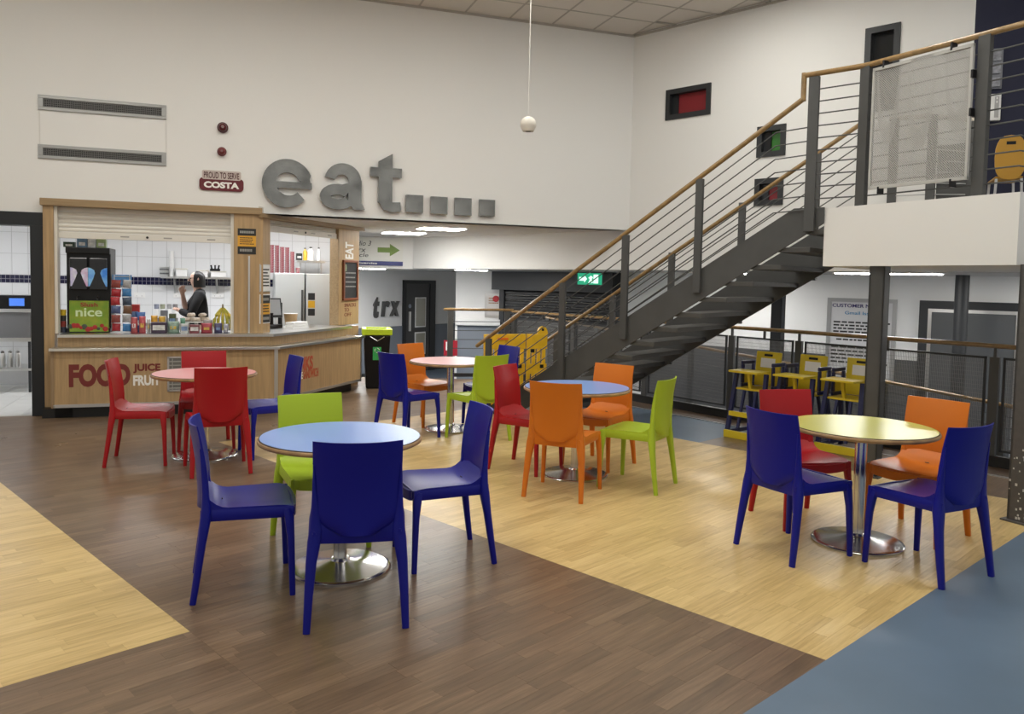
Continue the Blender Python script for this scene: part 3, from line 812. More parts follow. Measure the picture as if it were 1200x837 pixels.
# ------------------------------------------------------------------ wheelie bin with lime lid
def bin_():
    p = Vector((-1.98, 11.66, 0))
    t = empty('recycling_bin', p, rad(12), 'black recycling bin with lime green lid at the end of the counter', 'bin')
    b = MB(); n = 12
    def sec(hx, hy, z): return [(-hx, -hy, z), (hx, -hy, z), (hx, hy, z), (-hx, hy, z)]
    A, B_ = sec(.15, .19, 0), sec(.19, .24, .78)
    b.add(A+B_, [(3, 2, 1, 0), (4, 5, 6, 7)]+[(i, (i+1) % 4, 4+(i+1) % 4, 4+i) for i in range(4)])
    b.obj('body', BLACK, t, bevel=.02)
    LIME = mat('lime_lid_plastic', (.50, .66, .02), .35)
    f = MB(); hx, hy = .215, .265
    for (x0_, x1_, y0, y1) in ((-hx, hx, -hy, -hy+.07), (-hx, hx, hy-.07, hy), (-hx, -hx+.07, -hy+.07, hy-.07), (hx-.07, hx, -hy+.07, hy-.07)): f.box(x0_, x1_, y0, y1, .78, .87)
    f.obj('lid', LIME, t, bevel=.012)
    MB().box(-hx+.07, hx-.07, -hy+.07, hy-.07, .785, .80).obj('opening', BLACK, t)
    lab = mat('green_recycling_label', (.04, .42, .10), .4)
    l_ = MB().box(-.06, .06, -.229, -.219, .42, .66).obj('label_sheet', lab, t)
    rg = MB()
    for k in range(3):
        q = [rad(120*k+10+i*10) for i in range(9)]
        rg.sweep([(.032*cos(a), -.231, .56+.032*sin(a)) for a in q], .006, 4)
    rg.obj('recycling_mark', WLET, l_)
    MB().sweep([(-.1, -.27, .76), (0, -.30, .70), (.1, -.27, .76)], .006, 6).obj('handle', TRIMW, t)
bin_()
# ------------------------------------------------------------------ pendant lamp
pl = Vector((.121, 8.0, 3.152))
t = empty('pendant_lamp', (pl.x, pl.y, pl.z), 0, 'small white ball pendant lamp hanging on a long cord', 'lamp')
MB().lathe([(.030, -.068), (.055, -.066), (.078, -.02), (.080, .0), (.075, .03), (.058, .056), (.03, .074), (.008, .08)], 28).obj('lamp_shade', mat('off_white_shade', (.68, .64, .57), .5), t, smooth=50)
MB().lathe([(.02, -.062), (.028, -.067), (.028, -.0685), (.02, -.0685)], 16).obj('bulb_ring', DGREY, t)
MB().sweep([(0, 0, .078), (0, 0, ZC-pl.z)], .004, 6).obj('cord', mat('white_cord', (.72, .70, .66), .5), t)
MB().lathe([(.05, ZC-pl.z-.03), (.05, ZC-pl.z)], 20).obj('ceiling_rose', WHITE, t)

# ================================================================== KIOSK
xc = EW.px(325, 440, -.3).x
K2 = Fr(EW.w(xc, -.3).xy, 17)
x2 = K2.px(423, 420, 0).x
sc_ = empty('serving_counter', EW.o, EW.rz, 'oak-panelled serving counter with steel ledge and FOOD lettering', 'counter')
xp = EW.px(62, 440, -.3).x
k2rz = K2.rz-EW.rz
k2loc = (xc, -.3, 0)
def part2(mb, name, m_, parent=None, **kw):
    """part given in the second face's local frame"""
    o = mb.obj(name, m_, parent or sc_, **kw)
    if parent is None: o.location = k2loc; o.rotation_euler = (0, 0, k2rz)
    return o
MB().box(xp, xc-.03, -.2, -.15, 0, .13).obj('plinth', PLINTH, sc_)
part2(MB().box(.03, x2-.1, .1, .15, 0, .13), 'plinth', PLINTH)
MB().box(0, .3, -.2, .0, 0, .1).obj('plinth', PLINTH, sc_)
fp = MB().box(xp, xc-.012, -.3, -.27, .155, .745).obj('front_panel', OAK, sc_)
sp_ = part2(MB().box(.012, x2, 0, .03, .155, .745), 'side_panel', OAK)
MB().box(xp, xc, -.306, -.26, .125, .16).obj('bottom_trim', TRIMW, sc_); part2(MB().box(0, x2, -.006, .04, .125, .16), 'bottom_trim', TRIMW)
MB().box(xp-.02, xp+.012, -.306, -.02, .125, .745).obj('end_trim', mat('oak_dark_trim', (.30, .20, .11), .45), sc_)
MB().box(xc-.035, xc+.006, -.312, -.27, .125, .745).obj('corner_trim', TRIMW, sc_)
part2(MB().box(x2-.02, x2+.008, -.008, .05, .125, .745), 'end_trim', TRIMW)
def mit(y0, y1):    # mitred strip of both faces, y measured back from each face
    k = math.tan((EW.rz-K2.rz)/2) if False else math.tan(k2rz/2)
    return k
kk = math.tan(k2rz/2)
def strip2(y0, y1, z0, z1, name, m_, xl, xr2):
    MB().prism([(xl, -.3+y0), (xc-y0*kk*1.0, -.3+y0), (xc-y1*kk, -.3+y1), (xl, -.3+y1)], z0, z1, 'z').obj(name, m_, sc_, bevel=.002)
    part2(MB().prism([(y0*kk, y0), (xr2, y0), (xr2, y1), (y1*kk, y1)], z0, z1, 'z'), name, m_, bevel=.002)
strip2(-.05, .235, .745, .775, 'ledge', STEEL, xp-.03, x2+.03)
strip2(.16, .20, .775, .885, 'upstand', OAK, xp+.02, x2-.14)
vg = [EW.px(196, 418, -.3), EW.px(233, 458, -.3)]
v_ = MB(); x0_, x1_, z1_, z0_ = vg[0].x, vg[1].x, vg[0].z, vg[1].z
for (a, b, c, d) in ((x0_, x1_, z0_, z0_+.02), (x0_, x1_, z1_-.02, z1_), (x0_, x0_+.02, z0_, z1_), (x1_-.02, x1_, z0_, z1_)): v_.box(a, b, -.312, -.3, c, d)
gv = v_.obj('vent_frame', TRIMW, sc_)
MB().box(x0_+.02, x1_-.02, -.303, -.3005, z0_+.02, z1_-.02).obj('vent_back', mat('vent_grey', (.16, .155, .14), .6), gv)
g_ = MB()
for k in range(8): z = z0_+.03+k*(z1_-z0_-.05)/8; g_.box(x0_+.02, x1_-.02, -.309, -.303, z, z+.012)
for k in range(3): x = x0_+.05+k*(x1_-x0_-.05)/3; g_.box(x, x+.008, -.309, -.303, z0_+.02, z1_-.02)
g_.obj('vent_louvres', mat('vent_louvre_grey', (.36, .35, .32), .5), gv)
def lett(txt, x0, y0, x1, y1, m_, bold, par=None, back=-.3):
    a, b = EW.px(x0, y0, back), EW.px(x1, y1, back)
    text_mb(txt, a.x, b.x, b.z, a.z, .003, bold, back).obj('lettering', m_, par or sc_)
lett('FOOD', 80.5, 427, 153, 452.5, MAROON, .055)
lett('JUICE', 156, 426.5, 188, 437, MAROON, .045)
lett('FRUIT', 156, 440, 188, 451.5, WLET, .045)
def lett2(txt, x0, y0, x1, y1, m_, bold, par=None, back=0., loc=True):
    a, b = K2.px(x0, y0, back), K2.px(x1, y1, back)
    o = text_mb(txt, a.x, b.x, b.z, a.z, .003, bold, back).obj('lettering', m_, par or sc_)
    if loc: o.location = k2loc; o.rotation_euler = (0, 0, k2rz)
    return o
lett2('DRINKS', 338, 421, 366.5, 432.5, REDL, .03)
lett2('COFFEE', 341, 438.5, 354.5, 444, WLET, .02)
lett2('SANDWICH', 355.5, 434, 373, 441, REDL, .01)
# worktop of brushed steel (continuous)
def ek(x, y): return EW.w(x, y).xy
def k2(x, y): return K2.w(x, y).xy
q_ = .08
wt_ = poly_z('worktop', [ek(xp+.03, -.3+q_), ek(xc-q_*kk, -.3+q_), k2(x2-.12, q_), k2(x2-.12, .85), k2(.85*kk, .85), ek(xp+.03, .55)], .885, .915, STEEL)
tag(wt_, 'continuous brushed steel worktop on top of the serving counter', 'worktop')
ZT = .915
# wooden frame round the openings
kf = empty('kiosk_frame', EW.o, EW.rz, 'oak frame with posts and header around the kiosk openings', 'frame')
xl = EW.px(64.5, 320).x; zh = EW.px(150, 245.5).z
MB().box(-.0, xl, -.06, .2, .1, 2.40).obj('post', OAK, kf, bevel=.004)
MB().box(-.02, a_k+.02, -.10, .2, zh, 2.40).obj('header', OAKD, kf, bevel=.004)
xm0, xm1 = EW.px(274, 320).x, EW.px(303, 320).x
MB().box(xm0, xm1+.05, -.06, .14, ZT, zh).obj('post', OAK, kf, bevel=.004)
MB().box(xm0-.035, xm0, -.03, .1, ZT, zh).obj('guide_rail', SHUT, kf)
MB().box(xl, xl+.03, -.03, .1, ZT, zh).obj('guide_rail', SHUT, kf)
MB().box(xm0+.16, xm0+.18, -.075, -.06, ZT, EW.px(285, 300).z).obj('cable_cover', TRIMW, kf)
F2B = .30
xa, xb_ = K2.px(316.5, 340, F2B).x, K2.px(395, 340, F2B).x
xe0, xe1 = K2.px(397, 340, F2B).x, K2.px(420.5, 340, F2B).x
zh2 = K2.px(350, 262, F2B).z
for (a, b, z0, z1, n_, m_) in ((xa-.22, xa, ZT, ZS, 'post', OAK), (xe0, xe1, ZT, ZS, 'post', OAK), (xa, xe0, zh2, ZS, 'header', OAKD), (xe0-.012, xe0, ZT, zh2, 'guide_rail', OAKD)):
    o = MB().box(a, b, F2B-.0, F2B+.14, z0, z1).obj(n_, m_, kf, bevel=.003); o.location = k2loc; o.rotation_euler = (0, 0, k2rz)
o = MB().box(xa-.24, xe1+.06, F2B-.06, F2B+.0, ZS-.05, ZS-.0).obj('cornice', OAKD, kf); o.location = k2loc; o.rotation_euler = (0, 0, k2rz)
# lower part of the end post
o = MB().box(xe0, xe1, F2B, F2B+.14, 0, ZT-.03).obj('post', OAK, kf); o.location = k2loc; o.rotation_euler = (0, 0, k2rz)
# roller shutters, mostly raised
def shutter(fr, x0, x1, back, ztop, zbot, label):
    t = empty('roller_shutter', fr.w(x0, back, zbot), fr.rz, label, 'shutter', 'raised kiosk roller shutters')
    Wd = x1-x0; hb = .075; n = max(3, int(round((ztop-zbot-hb)/.048))); dz = (ztop-zbot-hb)/n
    me = MB().shell(lambda u, v, k: (u*Wd, (.010 if k else -.010*sin(pi*v)), dz*v*.94), 1, 5).mesh('slat', SHUT, 50)
    for k in range(n): link('slat', me, t, (0, 0, hb+dz*k))
    MB().box(0, Wd, -.018, .012, 0, hb-.004).obj('bottom_bar', SHUT, t, bevel=.004)
    for u in (.37, .62, .88):
        MB().box(Wd*u-.045, Wd*u+.045, -.024, -.018, .028, .042).obj('latch', mat('latch_grey', (.35, .34, .31), .4), t)
    MB().lathe([(.014, 0), (.014, .008)], 12).obj('lock', BLACK, t, loc=(Wd*.5, -.026, .035)).rotation_euler = (rad(90), 0, 0)
shutter(EW, xl+.03, xm0-.035, .06, zh, EW.px(165, 282, .06).z, 'raised cream roller shutter over the counter with the drinks machine')
shutter(K2, xa, xe0-.012, F2B+.05, zh2, K2.px(352, 275.5, F2B+.05).z, 'raised cream roller shutter over the side opening with the fridges')

# ------------------------------------------------------------------ kitchen shell
YB = 2.9
struct(poly_z('ceiling_soffit', [EW.w(a_k, .0), EW.w(corner_a, .02), W2.w(bx), BK.w(-3.2), K2.w(xe1+.02, F2B+.45), K2.w(xe1+.02, F2B), K2.w(xa-.24, F2B)], ZS, ZS+.08, SOFF))
AR = (K2.w(xe1, F2B+.14)-EW.o).dot(EW.e)-.02; YR = (K2.w(xe1, F2B+.14)-EW.o).dot(EW.b)
wk = struct(MB().box(-2.6, AR+.06, YB, YB+.15, 0, 2.5).obj('wall_kitchen', GROUT, None, loc=EW.o, rz=EW.rz))
zb0, zb1 = EW.px(150, 333.5, YB).z, EW.px(150, 324.5, YB).z
tw_, th_ = .2, .30
tme = MB().box(.003, tw_-.003, -.008, 0, .003, th_-.003).mesh('tile', TILE)
ncol = int((AR+2.55)/tw_)+1
for r, z in enumerate([zb1+k*th_ for k in range(3)]+[zb0-(k+1)*th_ for k in range(4)]):
    for c in range(ncol): link('tile', tme, wk, (-2.55+c*tw_, YB, z))
bm_ = MB(); sq = (zb1-zb0)/2
for r in range(2):
    x = -2.55
    while x < AR: bm_.box(x+.003, x+sq-.003, YB-.008, YB, zb0+r*sq+.003, zb0+(r+1)*sq-.003); x += sq
o = bm_.obj('navy_tile_band', NAVYT, wk); o['kind'] = 'stuff'
struct(MB().box(-2.7, -2.55, .25, YB, 0, 2.5).obj('wall_kitchen_left', WHITE, None, loc=EW.o, rz=EW.rz))
struct(MB().box(AR, AR+.06, YR+.02, YB, 0, 2.45).obj('wall_kitchen_right', WHITE, None, loc=EW.o, rz=EW.rz))
struct(poly_z('ceiling_kitchen', [EW.w(-2.6, .25), EW.w(a_k, .25), EW.w(AR, YR), EW.w(AR, 3.0), EW.w(-2.6, 3.0)], 2.45, 2.5, WHITE))
fk = struct(MB().box(-2.5, 2.2, .02, YB, -.004, .003).obj('floor_kitchen', GROUT, None, loc=EW.o, rz=EW.rz))
ft = MB().box(.004, .296, .004, .296, .003, .008).mesh('tile', mat('pale_floor_tile', (.62, .62, .60), .35))
for i in range(6):
    for j in range(9): link('tile', ft, fk, (-1.75+i*.3, .04+j*.3, 0))
def klight(a, y, L_, W_, lab):  # unseen lamps added to brighten the kitchen
    t = empty('added_kitchen_light', EW.w(a, y, 2.449), EW.rz, lab, 'light')
    MB().box(-L_/2-.02, L_/2+.02, -W_/2-.02, W_/2+.02, -.03, 0).obj('housing', WHITE, t)
    MB().box(-L_/2, L_/2, -W_/2, W_/2, -.036, -.03).obj('diffuser', LIGHTK, t)
klight(-1.2, 1.3, 1.2, .3, 'added kitchen ceiling light above the oven')
klight(.9, 1.2, 1.2, .3, 'added kitchen ceiling light above the drinks machine')
klight(2.3, 1.4, 1.2, .3, 'added kitchen ceiling light above the bananas')
klight(3.0, 1.9, .6, .3, 'added kitchen ceiling light above the fridges')
# black kitchen doorway at the left
JAMB = mat('black_door_paint', (.009, .011, .014), .45)
d1 = empty('door_1', EW.o, EW.rz, kind='structure')
jx = EW.px(37, 380).x
for (a, b, z0, z1, n_) in ((jx, -.005, 0, 2.1, 'door_jamb'), (-1.12, -1.0, 0, 2.1, 'door_jamb'), (-1.12, -.005, 2.1, 2.244, 'door_head')):
    MB().box(a, b, -.03, .28, z0, z1).obj(n_, JAMB, d1, bevel=.004)

# ------------------------------------------------------------------ things on the wall
def et(name, x, y, back, label, cat, group=None, z=None):
    p = EW.px(x, y, back); return empty(name, EW.w(p.x, back, p.z if z is None else z), EW.rz, label, cat, group)
# metal letters
BRUSH = mat('brushed_letter_metal', (.40, .40, .385), .18, 1, var=.6, scale=2.5, bump=.25)
SIDE = mat('letter_side', (.25, .25, .24), .4, .9)
def stroke(mb, pts, wd, y0, y1):
    """flat ribbon of varying width along pts in the xz plane"""
    L_, R_ = [], []
    for i, p_ in enumerate(pts):
        q0_, q1_ = pts[max(i-1, 0)], pts[min(i+1, len(pts)-1)]; dx, dz = q1_[0]-q0_[0], q1_[1]-q0_[1]; n_ = hypot(dx, dz)
        w__ = (wd[i] if isinstance(wd, list) else wd)/2
        L_.append((p_[0]-dz/n_*w__, p_[1]+dx/n_*w__)); R_.append((p_[0]+dz/n_*w__, p_[1]-dx/n_*w__))
    for i in range(len(pts)-1): mb.prism([L_[i], L_[i+1], R_[i+1], R_[i]], y0, y1, 'y')
def arc(cx, cz, rx, rz_, a0, a1, n=28): return [(cx+rx*cos(rad(a0+(a1-a0)*i/n)), cz+rz_*sin(rad(a0+(a1-a0)*i/n))) for i in range(n+1)]
def letter(ch, w_, h_):
    mb = MB(); Y0, Y1 = -.05, 0
    if ch == 'e':
        stroke(mb, arc(w_*.5, h_*.5, w_*.365, h_*.39, -2, 318, 40), [w_*.27-(w_*.09 if i < 3 else 0)-max(0, i-30)*w_*.006 for i in range(41)], Y0, Y1)
        mb.box(w_*.15, w_*.985, Y0-.001, Y1-.001, h_*.40, h_*.54)
    elif ch == 'a':
        stroke(mb, arc(w_*.50, h_*.64, w_*.27, h_*.26, 170, -5, 20), [w_*.22+w_*.06*i/20 for i in range(21)], Y0, Y1)
        mb.box(w_*.63, w_*.92, Y0-.001, Y1-.001, h_*.06, h_*.66); mb.prism([(w_*.66, h_*.12), (w_*.74, 0), (w_, 0), (w_*.92, h_*.16)], Y0-.002, Y1-.002, 'y')
        stroke(mb, arc(w_*.40, h_*.27, w_*.27, h_*.17, 35, 330, 26), w_*.23, Y0-.003, Y1-.003)
        stroke(mb, [(w_*.36, h_*.44), (w_*.74, h_*.55)], h_*.14, Y0-.004, Y1-.004)
    else:
        mb.prism([(w_*.26, h_*.16), (w_*.70, h_*.16), (w_*.70, h_), (w_*.26, h_*.86)], Y0, Y1, 'y'); mb.box(0, w_, Y0-.001, Y1-.001, h_*.60, h_*.755)
        stroke(mb, [(w_*.48, h_*.22), (w_*.55, h_*.115), (w_*.72, h_*.09), (w_*.98, h_*.105)], [w_*.44, h_*.20, h_*.17, h_*.155], Y0-.002, Y1-.002)
    return mb
for ch, x0, y0, x1, y1 in (('e', 307, 188.5, 366, 242), ('a', 374, 193, 427.5, 245), ('t', 434, 180, 470, 249)):
    a, b = EW.px(x0, y0, -.04), EW.px(x1, y1, -.04)
    zt, zb = EW.px((x0+x1)/2, y0, -.04).z, EW.px((x0+x1)/2, y1, -.04).z
    o = letter(ch, b.x-a.x, zt-zb).obj('metal_letter', BRUSH, None)
    o.location = EW.w(a.x, -.012, zb); o.rotation_euler = (0, 0, EW.rz)
    tag(o, 'large brushed metal letter %s on the white wall' % ch, 'letter', 'metal letters on the wall')
for i, (x0, y0, x1, y1) in enumerate(((475.5, 229, 495.5, 249), (504.5, 231, 524, 251), (532.5, 232.5, 552, 252.5), (561.5, 234, 579.5, 253.5))):
    a, b = EW.px(x0, y0, -.04), EW.px(x1, y1, -.04); s_ = b.x-a.x
    zc = (a.z+b.z)/2
    o = MB().box(0, s_, -.05, 0, -s_/2, s_/2).obj('metal_dot', BRUSH, None, bevel=.004); o.location = EW.w(a.x, -.012, zc); o.rotation_euler = (0, 0, EW.rz)
    tag(o, '%s square metal dot after the letter t' % ('first', 'second', 'third', 'last')[i], 'letter', 'metal dots on the wall')
# air grilles
GR = mat('grille_frame_grey', (.36, .36, .35), .4, .5)
for (y0, y1, y2, lab) in ((111, 128.5, 0, 'upper long grey air grille on the white wall'), (169, 185.5, 0, 'lower long grey air grille on the white wall')):
    a, b = EW.px(44.5, y0), EW.px(195, y0+13.5); bz = EW.px(44.5, y1).z
    t = empty('air_grille', EW.w(a.x, 0, bz), EW.rz, lab, 'vent', 'air grilles on the wall')
    Wd, H_ = b.x-a.x, a.z-bz
    f = MB()
    for (p0, p1, q0, q1) in ((0, Wd, 0, .035), (0, Wd, H_-.035, H_), (0, .05, .035, H_-.035), (Wd-.05, Wd, .035, H_-.035)): f.box(p0, p1, -.02, 0, q0, q1)
    f.obj('frame', GR, t, bevel=.003)
    MB().box(.05, Wd-.05, -.004, -.001, .035, H_-.035).obj('backing', BLACK, t)
    n = 56
    sm = MB().box(-.0025, .0025, -.016, -.008, .035, H_-.035).mesh('slat', mat('grille_slat', (.13, .13, .125), .5))
    for k in range(n): link('slat', sm, t, (.05+(Wd-.1)*(k+.5)/n, 0, 0))
    hz = MB().box(.05, Wd-.05, -.010, -.005, -.003, .003).mesh('blade', mat('grille_dark', (.17, .17, .165), .5))
    for k in range(5): link('blade', hz, t, (0, 0, .035+(H_-.07)*(k+.5)/5))
# white access panel between the grilles
a, b = EW.px(47, 131), EW.px(194, 176)
t = empty('access_panel', EW.w(a.x, 0, EW.px(120, 176).z), EW.rz, 'plain white wall panel between the two long grilles', 'panel')
for x_ in (-.012, b.x-a.x): MB().box(x_, x_+.012, -.011, 0, 0, EW.px(120, 136).z-EW.px(120, 176).z).obj('edge_shade_strip', mat('panel_edge_shade', (.70, .69, .66), .5), t)  # darker strips paint the reveal shading along the panel's side edges
MB().box(0, b.x-a.x, -.008, 0, 0, EW.px(120, 136).z-EW.px(120, 176).z).obj('panel_sheet', WALL, t, bevel=.002)
# red sounders
REDP = mat('dark_red_plastic', (.075, .003, .006), .25); REDP2 = mat('mid_red_plastic', (.15, .010, .014), .3)
for (x, y, r, lab, m_) in ((261, 150, .062, 'larger dark red alarm beacon on the wall', REDP), (260, 178, .052, 'smaller dark red alarm sounder just above the red sign', REDP2)):
    t = et('alarm_beacon', x, y, 0, lab, 'alarm', 'fire alarm devices on the wall')
    for prof, n_, mm in (([(r, 0), (r, .03), (r*.95, .035)], 'base', m_), ([(r*.8, .035), (r*.75, .06), (r*.5, .085), (r*.1, .095)], 'dome', m_)):
        o = MB().lathe(prof, 24).obj(n_, mm, t, smooth=50); o.rotation_euler = (rad(90), 0, 0)
    o = MB().lathe([(r*.3, .088), (r*.3, .098)], 12).obj('lens', mat('pale_lens', (.22, .12, .12), .2), t); o.rotation_euler = (rad(90), 0, 0)
# coffee sign
a, b = EW.px(233.5, 206), EW.px(285.5, 223); zt, zm, zb = EW.px(259, 200.5).z, EW.px(259, 209).z, EW.px(259, 224).z
t = empty('coffee_sign', EW.w(a.x, 0, zb), EW.rz, 'dark red sign with white lettering above the kiosk', 'sign')
Wd = b.x-a.x
def rr(w_, h_, r, x0=0, z0=0):
    return [(x0+cx_+r*cos(rad(q)), z0+cz_+r*sin(rad(q))) for cx_, cz_, q0_ in ((w_-r, r, -90), (w_-r, h_-r, 0), (r, h_-r, 90), (r, r, 180)) for q in range(q0_, q0_+91, 18)]
MB().prism(rr(Wd, zm-zb, .045), -.02, 0, 'y').obj('sign_board', mat('burgundy_sign', (.12, .005, .012), .35), t)
MB().prism(rr(Wd-.06, zt-zm+.02, .02, .03, zm-zb-.02), -.024, -.001, 'y').obj('top_tab', mat('sign_tab', (.55, .47, .43), .4), t)
text_mb('COSTA', .05, Wd-.05, .03, zm-zb-.045, .003, .05, -.0205).obj('lettering', WLET, t)
text_mb('PROUD TO SERVE', .05, Wd-.05, zm-zb-.008, zt-zb-.018, .002, .02, -.0245).obj('lettering', mat('sign_ink', (.07, .01, .012), .5), t)

# ================================================================== KIOSK CONTENTS
def rect(fr, x0, y0, x1, y1, back):
    a, b = fr.px(x0, (y0+y1)/2, back), fr.px(x1, (y0+y1)/2, back); xm = (x0+x1)/2
    return a.x, b.x, fr.px(xm, y1, back).z, fr.px(xm, y0, back).z
def kt(fr, name, x0, y0, x1, y1, back, label, cat, group=None, zbase=ZT):
    """thing standing at zbase; returns empty (origin bottom-left-front), width, height"""
    a, b, z0, z1 = rect(fr, x0, y0, x1, y1, back)
    t = empty(name, fr.w(a, back, z0 if zbase is None else zbase), fr.rz, label, cat, group)
    return t, b-a, z1-(z0 if zbase is None else zbase)
def bag_mb(w_, h_, d_, seed=0):
    R = random.Random(seed)
    ph = R.random()*6
    def f(u, v, k):
        x = (u-.5)*w_*(1-.06*sin(pi*v)); z = h_*v
        bulge = (max(0, sin(pi*v))**.55)*(max(0, 1-(2*u-1)**2)**.5)
        y = (1 if k else -1)*(d_/2*bulge*(1+.12*sin(7*u+ph)*sin(6*v+ph))+.0015)
        return (x, y, z)
    return MB().shell(f, 8, 10)
def cm(name, c, r=.4): return mat('goods_'+name, c, r, var=.35, scale=25)
# slush machine
t, w_, h_ = kt(EW, 'slush_machine', 77, 290, 129, 385, .12, 'tall black slush drinks machine with green fruit panel', 'drinks machine')
B_ = MB(); B_.box(0, w_, .06, .50, 0, h_); B_.box(0, w_, 0, .06, 0, .05); B_.box(0, w_, .0, .06, h_-.07, h_)
B_.obj('body', BLACK, t, bevel=.006)
for i in range(2):
    x0_ = w_*(.08+.45*i); x1_ = x0_+w_*.40
    MB().box(x0_, x1_, .0, .06, h_*.50, h_*.88).obj('hopper', mat('smoky_hopper', (.012, .012, .014), .1), t, bevel=.012)
    MB().sweep([(x0_+w_*.2, -.005, h_*.42), (x0_+w_*.2, -.06, h_*.42), (x0_+w_*.2, -.06, h_*.39)], .012, 8).obj('tap', BLACK, t)
for i, (xc_, sd, c_, c2_) in enumerate(((.10, 1, (.45, .40, .70), (.85, .85, .92)), (.5, -1, (.55, .16, .40), (.75, .80, .95)), (.5, 1, (.04, .20, .75), (.30, .65, .95)), (.94, -1, (.05, .25, .80), (.35, .70, .95)))):
    pts = [(0, 0), (sd*.015, 0), (sd*.052, .09), (sd*.07, .15), (sd*.06, .185), (sd*.03, .205), (0, .212)]
    MB().prism([(w_*xc_+sd*.002+x_, h_*.545+z_) for x_, z_ in pts], -.004, 0, 'y').obj('fan_sticker', mat('fan_print_%d' % i, c2_, .3, var=.8, scale=9, col2=c_), t)
GP = mat('fruit_panel_green', (.16, .30, .02), .35, var=.4, scale=9, col2=(.28, .34, .03))
MB().box(w_*.08, w_*.96, -.012, .06, .012, h_*.375).obj('fruit_panel', GP, t)
R_ = random.Random(5)
for k in range(11):
    x = w_*(.10+.83*k/10.5); r = .018+.014*R_.random()
    o = MB().lathe([(r*.5, 0), (r, .003), (r*.6, .006)], 12).obj('fruit_print', mat('fruit_red' if k % 4 else 'fruit_dark', (.36, .02, .015) if k % 4 else (.05, .07, .04), .4), t, loc=(x, -.0125, .035+.05*R_.random())); o.rotation_euler = (rad(90), 0, 0)
text_mb('nice', w_*.22, w_*.82, h_*.19, h_*.29, .003, .02, -.0125).obj('lettering', mat('print_white_green', (.62, .74, .45), .5), t)
text_mb('Slush', w_*.33, w_*.72, h_*.305, h_*.355, .003, .02, -.0125).obj('lettering', mat('print_red', (.30, .02, .02), .5), t)
top = t.location.z+h_
# boxes standing on the machine
for (x0, x1, y0, c, nm, lab) in ((74, 87.5, 283.5, (.03, .07, .04), 'green', 'dark green tub on the slush machine'), (90, 102, 279, (.12, .22, .34), 'blue', 'blue carton on the slush machine'), (103, 112, 279.5, (.65, .66, .66), 'white', 'white carton with dark print on the slush machine'), (113, 124, 280, (.35, .45, .2), 'lime', 'green and white carton at the right of the slush machine top')):
    q, w2_, h2_ = kt(EW, 'carton', x0, y0, x1, 290, .2, lab, 'carton', 'cartons on the slush machine', top)
    MB().box(0, w2_, 0, .1, 0, h2_).obj('box', cm(nm, c), q, bevel=.003); MB().box(w2_*.2, w2_*.8, -.001, 0, h2_*.2, h2_*.55).obj('printed_label', cm(nm+'_lab', (.75, .75, .72)), q)
# yellow and black tub stack
t, w_, h_ = kt(EW, 'syrup_tubs', 69, 363, 77, 384, .1, 'stack of yellow and black tubs left of the slush machine', 'tubs')
for k, c in enumerate(((.02, .03, .06), (.25, .03, .02), (.03, .03, .03), (.65, .45, .02))):
    MB().lathe([(w_*.46, h_*k/4), (w_*.5, h_*(k+.8)/4), (w_*.5, h_*(k+.98)/4)], 16, (w_/2, .05, 0)).obj('tub', cm('tub%d' % k, c), t, smooth=40)
# snack stand with hanging bags
t, w_, h_ = kt(EW, 'snack_stand', 130, 322, 153, 385, .0, 'wire snack stand hung with crisp packets beside the slush machine', 'stand')
f = MB(); f.sweep([(.02, .12, 0), (.02, .12, h_)], .006, 6); f.sweep([(w_-.02, .12, 0), (w_-.02, .12, h_)], .006, 6); f.box(0, w_, 0, .2, 0, .012)
for k in range(6): f.sweep([(.02, .12, h_*(k+1)/6.2), (w_-.02, .12, h_*(k+1)/6.2)], .005, 6)
f.obj('wire_frame', TRIMW, t)
MB().box(.0, w_, .125, .135, h_*.78, h_*1.0).obj('header_card', cm('blue_card', (.10, .30, .62)), t)
cols = [(.42, .02, .03), (.05, .22, .5), (.30, .06, .05), (.45, .45, .46), (.10, .14, .30), (.20, .10, .05), (.5, .04, .05), (.06, .09, .14)]
R_ = random.Random(2)
base = t.location.copy()
k = 0
for row in range(6):
    for c in range(2):
        x = w_*.5+(c-.5)*.118+R_.uniform(-.004, .004); z = .014+h_*.15*row+R_.uniform(0, .008)
        o = bag_mb(R_.uniform(.09, .105), h_*R_.uniform(.13, .14), .05, k).obj('crisp_packet', cm('bag%d' % (k % 8), cols[k % 8]), None, smooth=60)
        o.location = EW.w((base-EW.o).dot(EW.e)+x, (base-EW.o).dot(EW.b)+.045+R_.uniform(-.02, .015), ZT+z); o.rotation_euler = (rad(R_.uniform(-8, 4)), rad(R_.uniform(-5, 5)), EW.rz+R_.uniform(-.15, .15))
        nmc = ('red', 'blue', 'brick red', 'silver', 'navy', 'brown', 'scarlet', 'dark teal')[k % 8]
        tag(o, '%s crisp packet hanging on the %s row of the wire snack stand, %s side' % (nmc, ('lowest', 'second', 'third', 'fourth', 'fifth', 'top')[row], ('left', 'right')[c]), 'crisp packet', 'crisp packets on the snack stand'); k += 1
